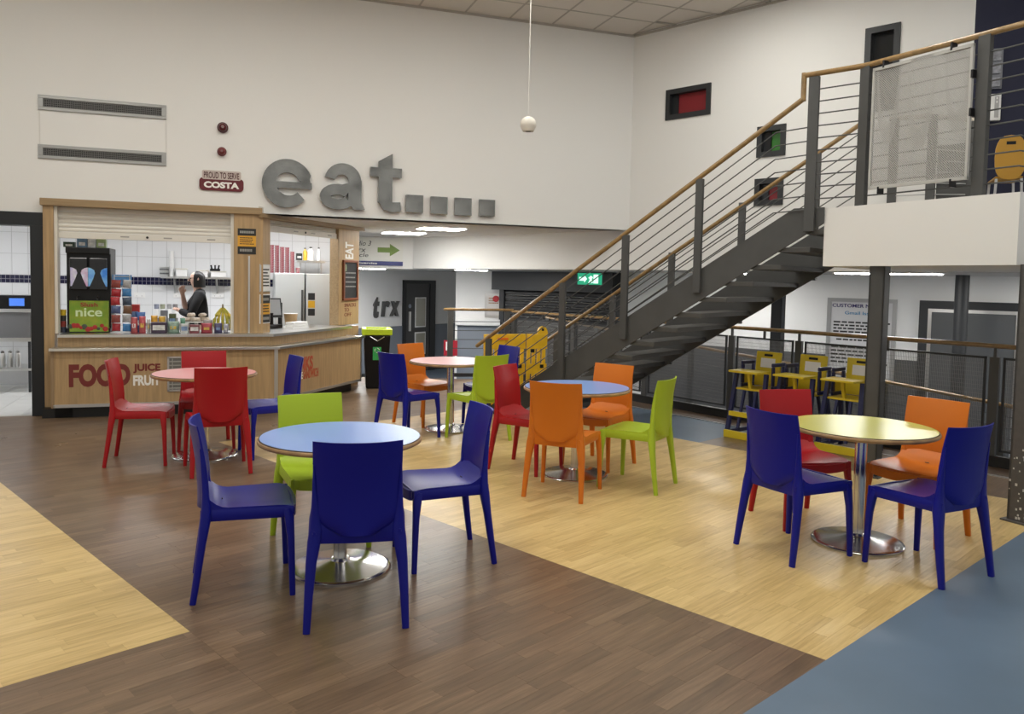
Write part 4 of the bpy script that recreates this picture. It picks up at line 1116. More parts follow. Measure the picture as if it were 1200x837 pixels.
# packets and boxes lying on the counter front, left to right
GOODS = [ # x0,y0,x1,y1,back,colour,shape,label
 (153, 372, 161, 385, -.05, (.50, .10, .11), 'bag', 'pink and red sweet bag nearest the snack stand'),
 (162.5, 371, 170.5, 385, -.05, (.55, .10, .12), 'bag', 'red sweet bag right of another red bag on the counter'),
 (153, 357, 163, 369, .25, (.50, .03, .03), 'box', 'small red box behind the red sweet bags'),
 (158, 366, 170, 374, .12, (.05, .14, .38), 'bag', 'blue packet lying behind the red sweet bags'),
 (176.5, 370, 184.5, 380, .10, (.72, .38, .03), 'bag', 'orange packet standing behind the chocolate box'),
 (185.5, 371, 193.5, 380, .10, (.70, .42, .05), 'bag', 'yellow packet standing behind the chocolate box'),
 (177, 378, 195, 386, -.05, (.05, .03, .06), 'box', 'dark printed chocolate box on the counter front'),
 (196, 377, 210, 386, -.03, (.30, .42, .34), 'bag', 'pale green wrapped sandwich on the counter'),
 (211.5, 380, 220.5, 386.5, -.06, (.55, .56, .55), 'box', 'clear sandwich pack on the counter front'),
 (222, 381, 233.5, 386.5, -.06, (.20, .05, .06), 'box', 'dark red bar pack on the counter front'),
 (235.5, 379, 248.5, 386.5, -.06, (.45, .06, .09), 'bag', 'crimson snack packet below the bananas'),
 (251, 379, 260.5, 386.5, -.06, (.08, .07, .16), 'bag', 'dark purple snack packet below the bananas'),
 (261.8, 380, 267.5, 387, -.06, (.42, .42, .5), 'bag', 'silver snack packet at the right end of the counter'),
 (172, 374, 175.8, 385, -.02, (.62, .62, .60), 'bag', 'small white packet between the red bags and the chocolate box'),
 (211, 373, 217, 380, .09, (.12, .30, .20), 'bag', 'dark green packet left of the cake stand'),
 (188, 364, 196, 373, .22, (.20, .22, .26), 'box', 'grey carton behind the chocolate box'),
 (238, 375, 249, 381, .08, (.34, .30, .28), 'bag', 'beige packet left of the bananas'),
 (198, 368, 206, 378, .18, (.10, .12, .05), 'box', 'dark olive jar box behind the sandwiches'),
]
for i, (x0, y0, x1, y1, bk_, c, sh, lab) in enumerate(GOODS):
    t, w_, h_ = kt(EW, 'snack_bag' if sh == 'bag' else 'snack_box', x0, y0, x1, y1, bk_, lab, 'snack', 'snacks on the counter')
    h_ = max(h_, .05)
    if sh == 'bag':
        bag_mb(w_, h_, .08, i).obj('packet', cm('snack%d' % i, c), t, loc=(w_/2, .04, 0), smooth=60)
        MB().box(w_*.25, w_*.75, -.003, .0, h_*.35, h_*.6).obj('printed_label', cm('lab%d' % (i % 3), ((.7, .7, .68), (.7, .5, .1), (.2, .3, .5))[i % 3]), t)
    else:
        MB().box(0, w_, 0, .12, 0, h_).obj('carton', cm('snack%d' % i, c), t, bevel=.003)
        MB().box(w_*.1, w_*.9, -.002, 0, h_*.3, h_*.75).obj('printed_label', cm('lab%d' % (i % 3), ((.7, .7, .68), (.7, .5, .1), (.2, .3, .5))[i % 3]), t)
# cake stand with pastries
t, w_, h_ = kt(EW, 'cake_stand', 212, 373, 248, 379, .30, 'low white cake stand with wrapped pastries on the counter', 'stand')
CKZ = ZT+.12
MB().lathe([(.07, 0), (.06, .01), (.02, .03), (.02, .105), (w_*.5, .112), (w_*.5, .12)], 28, (w_/2, .0, 0)).obj('stand', mat('cake_stand_white', (.7, .7, .68), .3), t, smooth=40)
sx0 = (t.location-EW.o).dot(EW.e)+w_/2; sy0 = (t.location-EW.o).dot(EW.b)
for k, (dx, dy, dz) in enumerate(((-.10, .02, 0), (.0, -.04, 0), (.10, .02, 0), (-.06, .05, .05), (.07, .03, .05))):
    o = bag_mb(.11, .05, .09, k+40).obj('pastry', mat('pastry_wrap', (.60, .50, .40), .4, var=.4, scale=30), None, smooth=60)
    o.location = EW.w(sx0+dx, sy0+dy, CKZ+dz); o.rotation_euler = (0, 0, EW.rz+.3*k)
    tag(o, 'wrapped pastry on the cake stand, %s' % ('left', 'front', 'right', 'top left', 'top right')[k], 'pastry', 'pastries on the cake stand')
# bananas
t, w_, h_ = kt(EW, 'banana_bunch', 251, 361, 271, 377, .12, 'bunch of yellow bananas hanging at the right of the counter', 'bananas')
BN = mat('banana_skin', (.62, .47, .05), .45, var=.4, scale=12, col2=(.35, .36, .05))
bw_, bh_ = w_, h_
for k in range(5):
    q = (k-2)*.42
    pts = []
    for i in range(7):
        a_ = i/6; pts.append((w_/2+sin(q)*.10*sin(a_*pi*.75)*1.1+sin(q)*.02, .06-cos(q)*.05*sin(a_*pi*.8), h_*(1-a_*.93)-.0))
    MB().sweep(pts, [.006, .014, .019, .020, .019, .015, .006], 8).obj('banana', BN, t, smooth=60)
MB().sweep([(w_/2, .06, h_*.97), (w_/2, .06, h_*1.15)], [.011, .008], 6).obj('stem', mat('banana_stem', (.18, .13, .04), .6), t)
# back counter, shelf and crockery
a, b = EW.px(150, 372, 2.3).x, EW.px(300, 372, 2.3).x
t = empty('back_counter', EW.w(a, 2.3, 0), EW.rz, 'steel back counter along the tiled kitchen wall', 'counter'); wbk = b-a
MB().box(0, wbk, 0, .59, .86, .90).obj('worktop', STEEL, t); MB().box(.02, wbk-.02, .05, .59, .08, .86).obj('cabinet', WHITE, t)
for i, (x0, x1, c) in enumerate(((180, 186, (.25, .27, .35)), (187, 193, (.3, .32, .22)), (195, 201, (.38, .38, .38)), (202, 208, (.22, .2, .2)))):
    q, w_, h_ = kt(EW, 'storage_tin', x0, 357, x1, 371, 2.4, 'grey catering tin on the back counter, %s from the left' % ('first', 'second', 'third', 'fourth')[i], 'tin', 'catering tins on the back counter', .90)
    MB().lathe([(w_/2, 0), (w_/2, h_), (w_*.47, h_+.004)], 18, (w_/2, .08, 0)).obj('can', cm('tin%d' % i, c, .3), q, smooth=40); MB().lathe([(w_*.505, h_*.25), (w_*.505, h_*.75)], 18, (w_/2, .08, 0)).obj('paper_label', PAPER, q, smooth=40)
SHZ = EW.px(230, 324.5, 2.6).z
a, b = EW.px(188, 324, 2.6).x, EW.px(274, 324, 2.6).x
t = empty('wall_shelf', EW.w(a, 2.6, SHZ), EW.rz, 'steel wall shelf with bracket on the tiled kitchen wall', 'shelf')
MB().box(0, b-a, 0, .29, -.03, 0).obj('shelf_board', STEEL, t)
for x in (.17, b-a-.25): MB().prism([(.02, -.03), (.29, -.03), (.29, -.25), (.26, -.25)], x, x+.025, 'x').obj('bracket', TRIMW, t)
def on_shelf(name, x0, y0, x1, label, cat): return kt(EW, name, x0, y0, x1, 324, 2.65, label, cat, None, SHZ)
t, w_, h_ = on_shelf('cup_stack', 197, 294, 204, 'tall stack of white paper cups on the kitchen shelf', 'cups')
for k in range(10): MB().lathe([(w_*.40, h_*k/10), (w_*.5, h_*(k+.9)/10), (w_*.5, h_*(k+.98)/10)], 16, (w_/2, .1, 0)).obj('cup', PAPER, t, smooth=40)
t, w_, h_ = on_shelf('dish_stack', 187, 312, 197, 'stack of grey trays on the kitchen shelf', 'trays')
for k in range(5): MB().box(0, w_, 0, .2, h_*k/5, h_*(k+.75)/5).obj('tray', cm('tray', (.16, .16, .16)) if k % 2 else STEEL, t, bevel=.003)
for i, (x0, x1, y0) in enumerate(((206, 219, 314.5), (233, 243.5, 316.5), (247, 265, 318))):
    t, w_, h_ = on_shelf('food_tub', x0, y0, x1, 'white food tub on the kitchen shelf, %s' % ('beside the tall cup stack', 'behind the person\'s head', 'below the black taps')[i], 'tub')
    MB().box(0, w_, 0, .2, 0, h_*.85).obj('tub', PAPER, t, bevel=.01); MB().box(-.008, w_+.008, -.008, .208, h_*.85, h_).obj('lid', mat('cream_lid', (.68, .66, .58), .4), t, bevel=.006)
t, w_, h_ = kt(EW, 'utensil_rack', 246, 312, 258, 318, 2.7, 'small black utensil holder on top of a tub', 'rack', None, SHZ+EW.px(255, 318, 2.65).z-SHZ)
MB().box(0, w_, 0, .06, 0, h_*.5).obj('holder', BLACK, t)
for k in range(3): MB().sweep([(w_*(.2+.3*k), .03, h_*.4), (w_*(.1+.4*k), .03, h_*1.2)], .012, 6).obj('handle', BLACK, t)
# wall sockets below the shelf
for i, (x0, x1) in enumerate(((157, 170), (203, 216), (248, 262))):
    a, b, z0, z1 = rect(EW, x0, 343, x1, 349, YB-.01)
    t = empty('wall_socket', EW.w(a, YB-.01, z0), EW.rz, 'white double socket on the kitchen tiles, %s of three' % ('leftmost', 'middle', 'rightmost')[i], 'socket')
    MB().box(0, b-a, -.012, 0.001, 0, z1-z0).obj('plate', WHITE, t, bevel=.003)
    for u in (.25, .72): MB().box((b-a)*u-.006, (b-a)*u+.006, -.0135, -.012, .02, .035).obj('switch', GROUT, t)

# ---- side opening: fridges, cups, till
FB = 2.2
fz = 0
for i, (x0, x1, yt, lab) in enumerate(((322, 357, 320, 'left grey-white fridge behind the side opening'), (358.5, 392, 321, 'right grey-white fridge with yellow and black sticker'))):
    a, b = EW.px(x0, 350, FB).x, EW.px(x1, 350, FB).x; z1 = EW.px((x0+x1)/2, yt, FB).z
    t = empty('fridge', EW.w(a, FB, 0), EW.rz, lab, 'fridge', 'fridges in the kiosk'); w_ = b-a
    FRG = mat('fridge_grey', (.56, .58, .57), .3, .25)
    MB().box(0, w_, .03, .6, 0, z1).obj('body', FRG, t, bevel=.006); MB().box(.004, w_-.004, 0, .03, .1, z1-.004).obj('door', FRG, t, bevel=.006)
    MB().box(w_-.05, w_-.02, -.03, 0, z1*.5, z1*.85).obj('handle', DGREY, t)
    if i:
        s0, s1, q0, q1 = rect(EW, 361, 343, 369, 370, FB); st_ = t
        for j, (c, zz) in enumerate((((.02, .02, .02), .0), ((.65, .36, .02), .34), ((.02, .02, .02), .68))):
            MB().box(s0-a, s1-a, -.004, 0, q0+(q1-q0)*zz, q0+(q1-q0)*(zz+.3)).obj('sticker', mat('sticker%d' % j, c, .4), t)
        o = MB().lathe([(.02, 0), (.028, .02), (.01, .03)], 12).obj('knob', DGREY, t, loc=(w_*.88, 0, EW.px(385, 331, FB).z)); o.rotation_euler = (rad(90), 0, 0)
FTZ = EW.px(340, 320, FB).z
CUPM = mat('maroon_paper_cup', (.24, .02, .045), .45, var=.5, scale=30, col2=(.5, .3, .3))
for i, (x, y0) in enumerate(((318.5, 287), (324.5, 287.5), (330.5, 289.5), (336.5, 290), (342.5, 295))):
    b_ = .06+.03*(i % 2)
    a = EW.px(x, 300, FB+.1+b_).x; z1 = EW.px(x, y0, FB+.1+b_).z
    if i == 0: pass
    t = empty('coffee_cup_stack', EW.w(a, FB+.1+b_, FTZ), EW.rz, 'stack of maroon coffee cups on the fridge, %s from the left' % ('first', 'second', 'third', 'fourth', 'fifth')[i], 'cups', 'coffee cup stacks on the fridge')
    n = 12; hh = z1-FTZ; me = MB().lathe([(.026, 0), (.032, hh/n*.85), (.034, hh/n*.9), (.032, hh/n*.97)], 14).mesh('cup', CUPM, 40)
    for k in range(n): link('cup', me, t, (0, 0, hh*k/n))
a = EW.px(349, 316, FB+.15); t = empty('coffee_cup', EW.w(a.x, FB+.15, FTZ), EW.rz, 'single small maroon coffee cup on the fridge', 'cup')
MB().lathe([(.024, 0), (.033, .08)], 14).obj('cup_body', CUPM, t, smooth=40); MB().lathe([(.035, .08), (.035, .09)], 14).obj('rim', PAPER, t)
s0, s1, q0, q1 = rect(EW, 347, 305.5, 380, 308, FB+.35)
t = empty('bottle_shelf', EW.w(s0, FB+.2, q0), EW.rz, 'small steel shelf carrying bottles above the fridges', 'shelf')
MB().box(0, s1-s0, 0, .3, 0, q1-q0).obj('shelf_board', STEEL, t)
for x in (.05, s1-s0-.06): MB().box(x, x+.02, .1, .12, FTZ-q0, 0).obj('upright', TRIMW, t)
BSZ = q1
for i, (x0, x1, y0, c, lab) in enumerate(((347, 354, 297, (.02, .025, .02), 'dark box on the bottle shelf'), (355, 360, 290.5, (.72, .45, .04), 'yellow bottle on the shelf above the fridges'), (360.5, 368, 289.5, (.75, .74, .72), 'large white bottle on the shelf above the fridges'), (371, 376, 290, (.62, .62, .62), 'slim white bottle at the right of the shelf'))):
    a, b, z0, z1 = rect(EW, x0, y0, x1, 305, FB+.3)
    t = empty('bottle' if i else 'tea_box', EW.w((a+b)/2, FB+.3, BSZ), EW.rz, lab, 'bottle' if i else 'box'); r = (b-a)/2; hh = z1-BSZ
    if i == 0: MB().box(-r, r, -.05, .05, 0, hh).obj('carton', cm('tea', c), t, bevel=.003); MB().box(-r*.7, r*.7, -.052, -.05, hh*.3, hh*.6).obj('printed_label', cm('lab0', (.7, .7, .68)), t)
    else:
        MB().lathe([(r, 0), (r, hh*.68), (r*.4, hh*.84), (r*.4, hh*.9)], 16).obj('bottle_body', mat('bottle%d' % i, c, .35), t, smooth=40); MB().lathe([(r*.45, hh*.9), (r*.45, hh)], 12).obj('cap', DGREY, t)
# till / card machine
t, w_, h_ = kt(K2, 'till', 316, 345, 340, 386, .62, 'black till screen on a swivel arm at the side opening', 'till')
MB().box(0, .3, 0, .25, 0, .05).obj('base', BLACK, t, bevel=.01)
o = MB().box(-.16, .16, -.015, .015, 0, .26).obj('screen', DGREY2, t, bevel=.005, loc=(.17, .1, .14)); o.rotation_euler = (rad(-15), 0, rad(-35))
MB().box(-.14, .14, -.018, -.0155, .03, .24).obj('display', mat('screen_glow', (.35, .37, .4), .3), o)
MB().bar((.17, .1, .05), (.17, .1, .2), .05).obj('stand', BLACK, t)
MB().bar((.42, .12, 0), (.42, .12, .33), .04).obj('card_pole', BLACK, t); MB().bar((.42, .12, .2), (.25, .1, .26), .03).obj('arm', BLACK, t)
t, w_, h_ = kt(K2, 'napkin_pile', 343, 377, 362, 384, .35, 'loose pile of white napkins on the steel worktop', 'napkins')
for k in range(3): MB().box(.01*k, w_-.015*k, 0, .12, h_*k/3, h_*(k+.9)/3).obj('napkin', PAPER, t, bevel=.004)
t, w_, h_ = kt(K2, 'paper_cup', 340, 368, 349, 379, .52, 'brown paper cup beside the napkins', 'cup')
MB().lathe([(w_*.35, 0), (w_*.5, h_)], 16, (w_/2, .05, 0)).obj('cup_body', mat('kraft_paper', (.42, .28, .14), .6), t, smooth=40); MB().lathe([(w_*.51, h_), (w_*.51, h_+.006)], 16, (w_/2, .05, 0)).obj('rim', PAPER, t)

# ---- notices on the posts
YST = mat('notice_amber', (.70, .36, .03), .5); INK = mat('ink_black', (.015, .015, .015), .5)
def notice(fr, x0, y0, x1, y1, back, label, bands, frame=None, loc=None):
    a, b, z0, z1 = rect(fr, x0, y0, x1, y1, back)
    t = empty('notice', fr.w(a, back, z0), fr.rz, label, 'notice'); w_, h_ = b-a, z1-z0
    if frame: MB().box(-.012, w_+.012, -.012, 0, -.012, h_+.012).obj('frame', frame, t, bevel=.003)
    y = -.014 if frame else -.004
    zz = 0
    for i, (hh, m_, rows) in enumerate(bands):
        MB().box(0, w_, y-.002, y+.002 if frame else 0, h_*zz, h_*(zz+hh)).obj('sheet', m_, t)
        if rows: scribble(MB(), w_*.12, w_*.9, h_*(zz+hh*.15), h_*(zz+hh*.9), rows, y-.002, .45, i+int(x0)).obj('print', INK if m_ is not INK else mat('ink_grey', (.3, .3, .28), .5), t)
        zz += hh
notice(EW, 278.5, 268, 300, 298, -.06, 'black and amber notice on the oak post', [(.3, INK, 1), (.42, YST, 4), (.28, INK, 1)])
notice(K2, 304.5, 311, 315, 341, F2B, 'upper white framed notice on the oak post', [(1, PAPER, 6)], TRIMW)
notice(K2, 304.5, 346, 315, 378, F2B, 'lower framed amber and black notice on the oak post', [(.3, INK, 1), (.4, YST, 3), (.3, INK, 1)], PAPER)
# chalkboard on the end post
a, b, z0, z1 = rect(K2, 401, 305, 418, 352, F2B)
t = empty('chalkboard', K2.w(a, F2B, z0), K2.rz, 'small chalkboard in a red-brown wooden frame on the end post', 'chalkboard'); w_, h_ = b-a, z1-z0
CF_ = mat('cherry_frame', (.20, .06, .025), .4)
f = MB()
for q in ((0, w_, 0, .035), (0, w_, h_-.035, h_), (0, .035, .035, h_-.035), (w_-.035, w_, .035, h_-.035)): f.box(q[0], q[1], -.03, 0, q[2], q[3])
f.obj('frame', CF_, t, bevel=.003); MB().box(.035, w_-.035, -.015, -.002, .035, h_-.035).obj('slate', mat('slate', (.02, .021, .022), .7, var=.3, scale=8), t)
scribble(MB(), .07, w_-.06, h_*.3, h_*.75, 4, -.016, .3, 9).obj('chalk_writing', mat('chalk', (.25, .25, .24), .8), t)
o = MB().lathe([(.02, 0), (.028, .05), (.015, .1)], 10).obj('chalk_drawing', mat('chalk_green', (.25, .33, .2), .6), t, loc=(.065, -.022, h_*.72)); o.scale = (1, .2, 1)
for txt, (x0, y0, x1, y1), m_ in (('EAT', (411, 285, 405, 303), WLET),):
    a, b, z0, z1 = rect(K2, 404.5, 284, 414, 303.5, F2B)
    mb = text_mb('EAT', 0, z1-z0, 0, b-a, .003, .03, 0)
    mb.v = [(b-a-v[2], v[1], v[0]) for v in mb.v]
    o = mb.obj('vertical_lettering', WLET, None); o.location = K2.w(a, F2B, z0); o.rotation_euler = (0, 0, K2.rz)
    tag(o, 'white vertical lettering above the chalkboard', 'lettering')
a, b, z0, z1 = rect(K2, 403.5, 354.5, 417, 371, F2B)
o = MB(); h3 = (z1-z0)/3
for k, s_ in enumerate(('OFF', 'TO', 'SNACKS')):
    tm_ = text_mb(s_, 0, (b-a)*(.6, .4, 1)[k], h3*k+.005, h3*(k+1)-.012, .002, .01, 0); o.add(tm_.v, tm_.f)
o = o.obj('small_lettering', MAROON, None); o.location = K2.w(a, F2B, z0); o.rotation_euler = (0, 0, K2.rz); tag(o, 'small maroon lettering below the chalkboard', 'lettering')

# ---- left doorway: oven on a stand with pots
a, b, z0, z1 = rect(EW, -22, 346, 37.5, 395, 1.9)
t = empty('oven_stand', EW.w(a, 1.9, 0.008), EW.rz, 'steel stand with lower shelf seen through the kitchen doorway', 'stand'); w_ = b-a
OZ = EW.px(15, 396, 1.9).z; LZ = EW.px(15, 432, 1.9).z
for x in (.02, w_-.05):
    for y in (.0, .56): MB().box(x, x+.03, y, y+.03, 0, OZ-.05).obj('leg', DGREY2, t)
MB().box(0, w_, -.01, .6, OZ-.058, OZ-.008).obj('top', STEEL, t); MB().box(0, w_, -.01, .6, LZ-.04, LZ-.01).obj('shelf', STEEL, t)
t = empty('combi_oven', EW.w(a, 1.9, OZ), EW.rz, 'grey combi oven with blue display seen through the kitchen doorway', 'oven'); h_ = z1-OZ
MB().box(0, w_, .03, .6, 0, h_).obj('body', STEEL, t, bevel=.008); MB().box(.0, w_-.02, 0, .03, 0, h_*.60).obj('door', mat('oven_door', (.22, .22, .23), .3, .6), t, bevel=.005)
MB().box(0, w_-.01, -.0, .03, h_*.68, h_).obj('control_panel', BLACK, t, bevel=.005); MB().box(w_*.55, w_*.85, -.004, .0, h_*.75, h_*.93).obj('display', mat('blue_display', (.05, .14, .5), .3, emit=.6), t)
MB().box(0, w_-.01, -.02, .03, h_*.60, h_*.67).obj('handle', TRIMW, t, bevel=.005)
for i, x in enumerate((3, 12, 21)):
    p = EW.px(x, 425, 2.1)
    t = empty('steel_jug', EW.w(p.x, 2.1, LZ-.002), EW.rz, 'steel jug under the oven, %s' % ('leftmost', 'middle', 'rightmost')[i], 'jug', 'steel jugs under the oven')
    MB().lathe([(.033, 0), (.036, .02), (.033, .17), (.022, .19)], 16).obj('jug_body', STEEL, t, smooth=40); MB().lathe([(.024, .19), (.024, .205), (.008, .22)], 12).obj('lid', CHROME, t)

# ================================================================== LOWER LEVEL AND UPPER FLOOR THINGS
# grey door in the passage
def trx_rect(x0, y0, x1, y1, back=0): return rect(TW, x0, y0, x1, y1, back)
a, b = TW.px(471, 380).x, TW.px(508, 380).x; z1 = TW.px(490, 328.5).z
d = empty('door_2', TW.w(a, 0, ZLOW), TW.rz, kind='structure'); H_ = z1-ZLOW; w_ = b-a
f = MB()
for q in ((0, .08, 0, H_), (w_-.2, w_, 0, H_), (.08, w_-.2, H_-.08, H_)): f.box(q[0], q[1], -.06, 0, q[2], q[3])
f.obj('door_frame', DGREY2, d)
lf = MB().box(.08, w_-.2, -.035, -.005, .01, H_-.08).obj('door_leaf', mat('charcoal_door', (.06, .06, .063), .5), d)
vw = w_-.28
for (z0_, z1_) in ((H_*.50, H_*.80), (H_*.20, H_*.42)):
    fx0, fx1 = .08+vw*.42, .08+vw*.80
    MB().box(fx0-.03, fx1+.03, -.045, -.034, z0_-.03, z1_+.03).obj('vision_frame', WHITE, lf); MB().box(fx0, fx1, -.05, -.044, z0_, z1_).obj('pane', mat('pale_vision_glass', (.36, .35, .29), .15), lf)
MB().box(.08+vw*.12, .08+vw*.2, -.06, -.035, H_*.45, H_*.66).obj('pull_handle', TRIMW, lf)
o = MB().lathe([(.05, 0), (.05, .006)], 14).obj('door_sign', mat('door_sign_blue', (.3, .34, .42), .5), lf, loc=(.08+vw*.17, -.036, H_*.72)); o.rotation_euler = (rad(90), 0, 0)
# t r x letters
for ch, (x0, y0, x1, y1) in (('t', (437.5, 348.5, 443.5, 373)), ('r', (448, 353, 456, 371)), ('x', (458, 353, 467.5, 370.5))):
    a, b, z0, z1 = rect(TW, x0, y0, x1, y1, -.05)
    mb = text_mb(ch, 0, b-a, 0, z1-z0, .05, .03, 0); mb.v = [(v[0]+v[2]*.12, v[1], v[2]) for v in mb.v]
    o = mb.obj('wall_letter', mat('gunmetal_letter', (.12, .12, .12), .35, .7), None); o.location = TW.w(a, -.002, z0); o.rotation_euler = (0, 0, TW.rz)
    tag(o, 'small dark metal letter %s on the passage wall' % ch, 'letter', 'small metal letters in the passage')
# arrow sign on the bulkhead
a, b, z0, z1 = rect(BK, 400, 278, 472, 305, 0)
t = empty('direction_sign', BK.w(a, 0, z0), BK.rz, 'white hanging sign with green arrow and hand lettering beyond the kiosk', 'sign'); w_, h_ = b-a, z1-z0
MB().box(0, w_, -.02, 0, 0, h_).obj('sign_board', mat('cream_sign', (.78, .77, .72), .6), t)
ax0, ax1, az0, az1 = rect(BK, 442.5, 286, 468.5, 300.5, 0)
ax0 -= a; ax1 -= a; az0 -= z0; az1 -= z0; am = (az0+az1)/2; aw = (az1-az0)
MB().prism([(ax0, am-aw*.2), (ax0+(ax1-ax0)*.55, am-aw*.2), (ax0+(ax1-ax0)*.55, az0), (ax1, am), (ax0+(ax1-ax0)*.55, az1), (ax0+(ax1-ax0)*.55, am+aw*.2), (ax0, am+aw*.2)], -.024, -.02, 'y').obj('arrow', mat('arrow_green', (.16, .26, .04), .5), t)
for k, s_ in enumerate(('Studio 3', 'Trx', 'Cycle')):
    x0_ = BK.px((408, 413, 409)[k], 290).x-a; x1_ = BK.px((434, 428, 431)[k], 290).x-a; zz = BK.px(425, (288, 295.5, 302.5)[k]).z-z0
    mb = text_mb(s_, x0_, x1_, zz, zz+.09, .003, 0, -.02); mb.v = [(v[0]+(v[2]-zz)*.25, v[1], v[2]) for v in mb.v]; mb.obj('lettering', INK, t)
a, b, z0, z1 = rect(BK, 400, 306, 472, 311, -.03)
t = empty('blue_sign', BK.w(a, -.03, z0), BK.rz, 'narrow navy strip sign below the green arrow', 'sign')
MB().box(0, b-a, 0, .028, 0, z1-z0).obj('sign_board', mat('navy_sign', (.01, .02, .16), .4), t)
text_mb('Exercise', BK.px(420, 308).x-a, BK.px(442, 308).x-a, (z1-z0)*.3, (z1-z0)*.75, .003, .02, 0).obj('lettering', WLET, t)
# poster, fire extinguisher cabinet
a, b, z0, z1 = rect(PW, 568, 344, 589, 372, -.0)
t = empty('poster_case', PW.w(a, 0, z0), PW.rz, 'white framed poster with red apple on the pier beyond the railing', 'poster'); w_, h_ = b-a, z1-z0
MB().box(0, w_, -.04, 0, 0, h_).obj('frame', TRIMW, t, bevel=.004); MB().box(.05, w_-.05, -.044, -.04, .05, h_-.05).obj('sheet', mat('poster_paper', (.66, .64, .62), .6), t)
scribble(MB(), .08, w_-.08, h_*.55, h_*.85, 3, -.044, .5, 4).obj('print', mat('poster_print', (.35, .2, .1), .6), t)
o = MB().lathe([(.02, 0), (.065, .01), (.05, .02)], 14).obj('apple_print', mat('apple_red', (.5, .03, .04), .4), t, loc=(w_*.62, -.046, h_*.78)); o.rotation_euler = (rad(90), 0, 0)
a, b, z0, z1 = rect(PW, 520, 399, 536, 417, -.6)
t = empty('fire_point', PW.w(a, -.6, ZLOW), PW.rz, 'red fire point board with white card behind the railing post', 'fire point'); w_ = b-a
FR_ = mat('fire_red', (.38, .015, .03), .4)
MB().box(0, w_, 0, .03, z0-ZLOW, z1-ZLOW).obj('board', FR_, t); MB().box(w_*.45, w_*.55, .0, .03, 0, z0-ZLOW).obj('stand_pole', DGREY, t); MB().box(0, w_, -.1, .1, 0, .02).obj('foot_plate', DGREY, t); MB().box(.04, w_*.45, -.004, 0, (z0-ZLOW)+.1, z1-ZLOW-.03).obj('card', PAPER, t)
# black roller shutter and dark opening
a, b = NW.px(587.5, 340).x, NW.px(728, 340).x
zb_, zt_ = NW.px(640, 341).z, NW.px(600, 318.5).z
t = empty('black_shutter', NW.w(a, 0, ZLOW), NW.rz, 'closed black roller shutter under the bulkhead behind the stairs', 'shutter'); w_ = b-a
MB().box(0, w_, -.30, 0, zb_-ZLOW, min(zt_, ZL-.005)-ZLOW).obj('shutter_box', DGREY2, t)
n = 20; hh = (zb_-ZLOW)/n
sm = MB().prism([(-.01, .003), (-.03, hh*.25), (-.03, hh*.75), (-.01, hh-.003)], .12, w_-.05, 'x').mesh('slat', mat('shutter_slat', (.012, .012, .013), .35))
for k in range(n): link('slat', sm, t, (0, 0, hh*k))
for x in (0, w_-.06): MB().box(x, x+.12, -.06, 0, 0, zb_-ZLOW).obj('guide', DGREY2, t)
# exit sign
p = NW.px(691, 327, -1.6)
t = empty('exit_sign', NW.w(p.x, -1.6, p.z), NW.rz, 'lit green running man exit sign hanging behind the stairs', 'sign')
a, b, z0, z1 = rect(NW, 677, 321, 704, 334.5, -1.6); w_, h_ = b-a, z1-z0
EX = mat('exit_green', (.01, .30, .16), .4, emit=.6); EXW = mat('exit_white', (.6, .85, .75), .4, emit=.7)
MB().box(-w_/2, w_/2, -.02, .02, -h_/2, h_/2).obj('sign_face', EX, t)
f = MB(); f.prism([(-w_*.42, -.03), (-w_*.2, -.03), (-w_*.2, -.06), (-w_*.08, 0), (-w_*.2, .06), (-w_*.2, .03), (-w_*.42, .03)], -.024, -.02, 'y'); f.box(w_*.2, w_*.4, -.024, -.02, -h_*.38, h_*.38)
f.sweep([(w_*.02, -.022, -h_*.35), (w_*.08, -.022, 0), (w_*.1, -.022, h_*.25)], .02, 6); f.sweep([(w_*.15, -.022, -h_*.35), (w_*.08, -.022, 0)], .015, 6); f.sweep([(w_*.0, -.022, h_*.1), (w_*.16, -.022, h_*.12)], .012, 6)
f.obj('pictogram', EXW, t); MB().box(-.01, .01, -.01, .01, h_/2, ZL-p.z).obj('hanger', TRIMW, t)
# notice board
a, b, z0, z1 = rect(NW, 969, 350, 1050, 448, 0)
z0 = max(z0, ZLOW+.5)
t = empty('notice_board', NW.w(a, 0, z0), NW.rz, 'tall framed customer notice on the lower wall behind the columns', 'notice'); w_, h_ = b-a, z1-z0
f = MB(); e_ = .055
for q in ((0, w_, 0, e_), (0, w_, h_-e_, h_), (0, e_, e_, h_-e_), (w_-e_, w_, e_, h_-e_)): f.box(q[0], q[1], -.045, -.013, q[2], q[3])
f.obj('frame', mat('notice_frame_grey', (.42, .42, .42), .4, .4), t); MB().box(e_, w_-e_, -.03, -.013, e_, h_-e_).obj('sheet', mat('notice_paper', (.62, .62, .63), .5), t)
def nt(txt, x0, y0, x1, y1, m_, bold=0):
    p0, p1 = NW.px(x0, y0), NW.px(x1, y1); text_mb(txt, p0.x-a, p1.x-a, p1.z-z0, p0.z-z0, .003, bold, -.03).obj('lettering', m_, t)
nt('CUSTOMER NOTICE', 976.5, 355.5, 1042, 362, mat('notice_navy', (.03, .02, .13), .5), .02)
nt('Gmail Issues', 991, 364.5, 1030, 370, mat('notice_blue', (.04, .22, .42), .5), .01)
zl = [NW.px(1000, y).z-z0 for y in (376, 391, 397, 400, 405, 427)]
scribble(MB(), w_*.1, w_*.92, zl[1], zl[0], 4, -.03, .5, 11).obj('print', INK, t); scribble(MB(), w_*.15, w_*.9, zl[3], zl[2], 1, -.03, .6, 12).obj('print', INK, t)
scribble(MB(), w_*.08, w_*.92, zl[5], zl[4], 5, -.03, .45, 13).obj('print', INK, t)
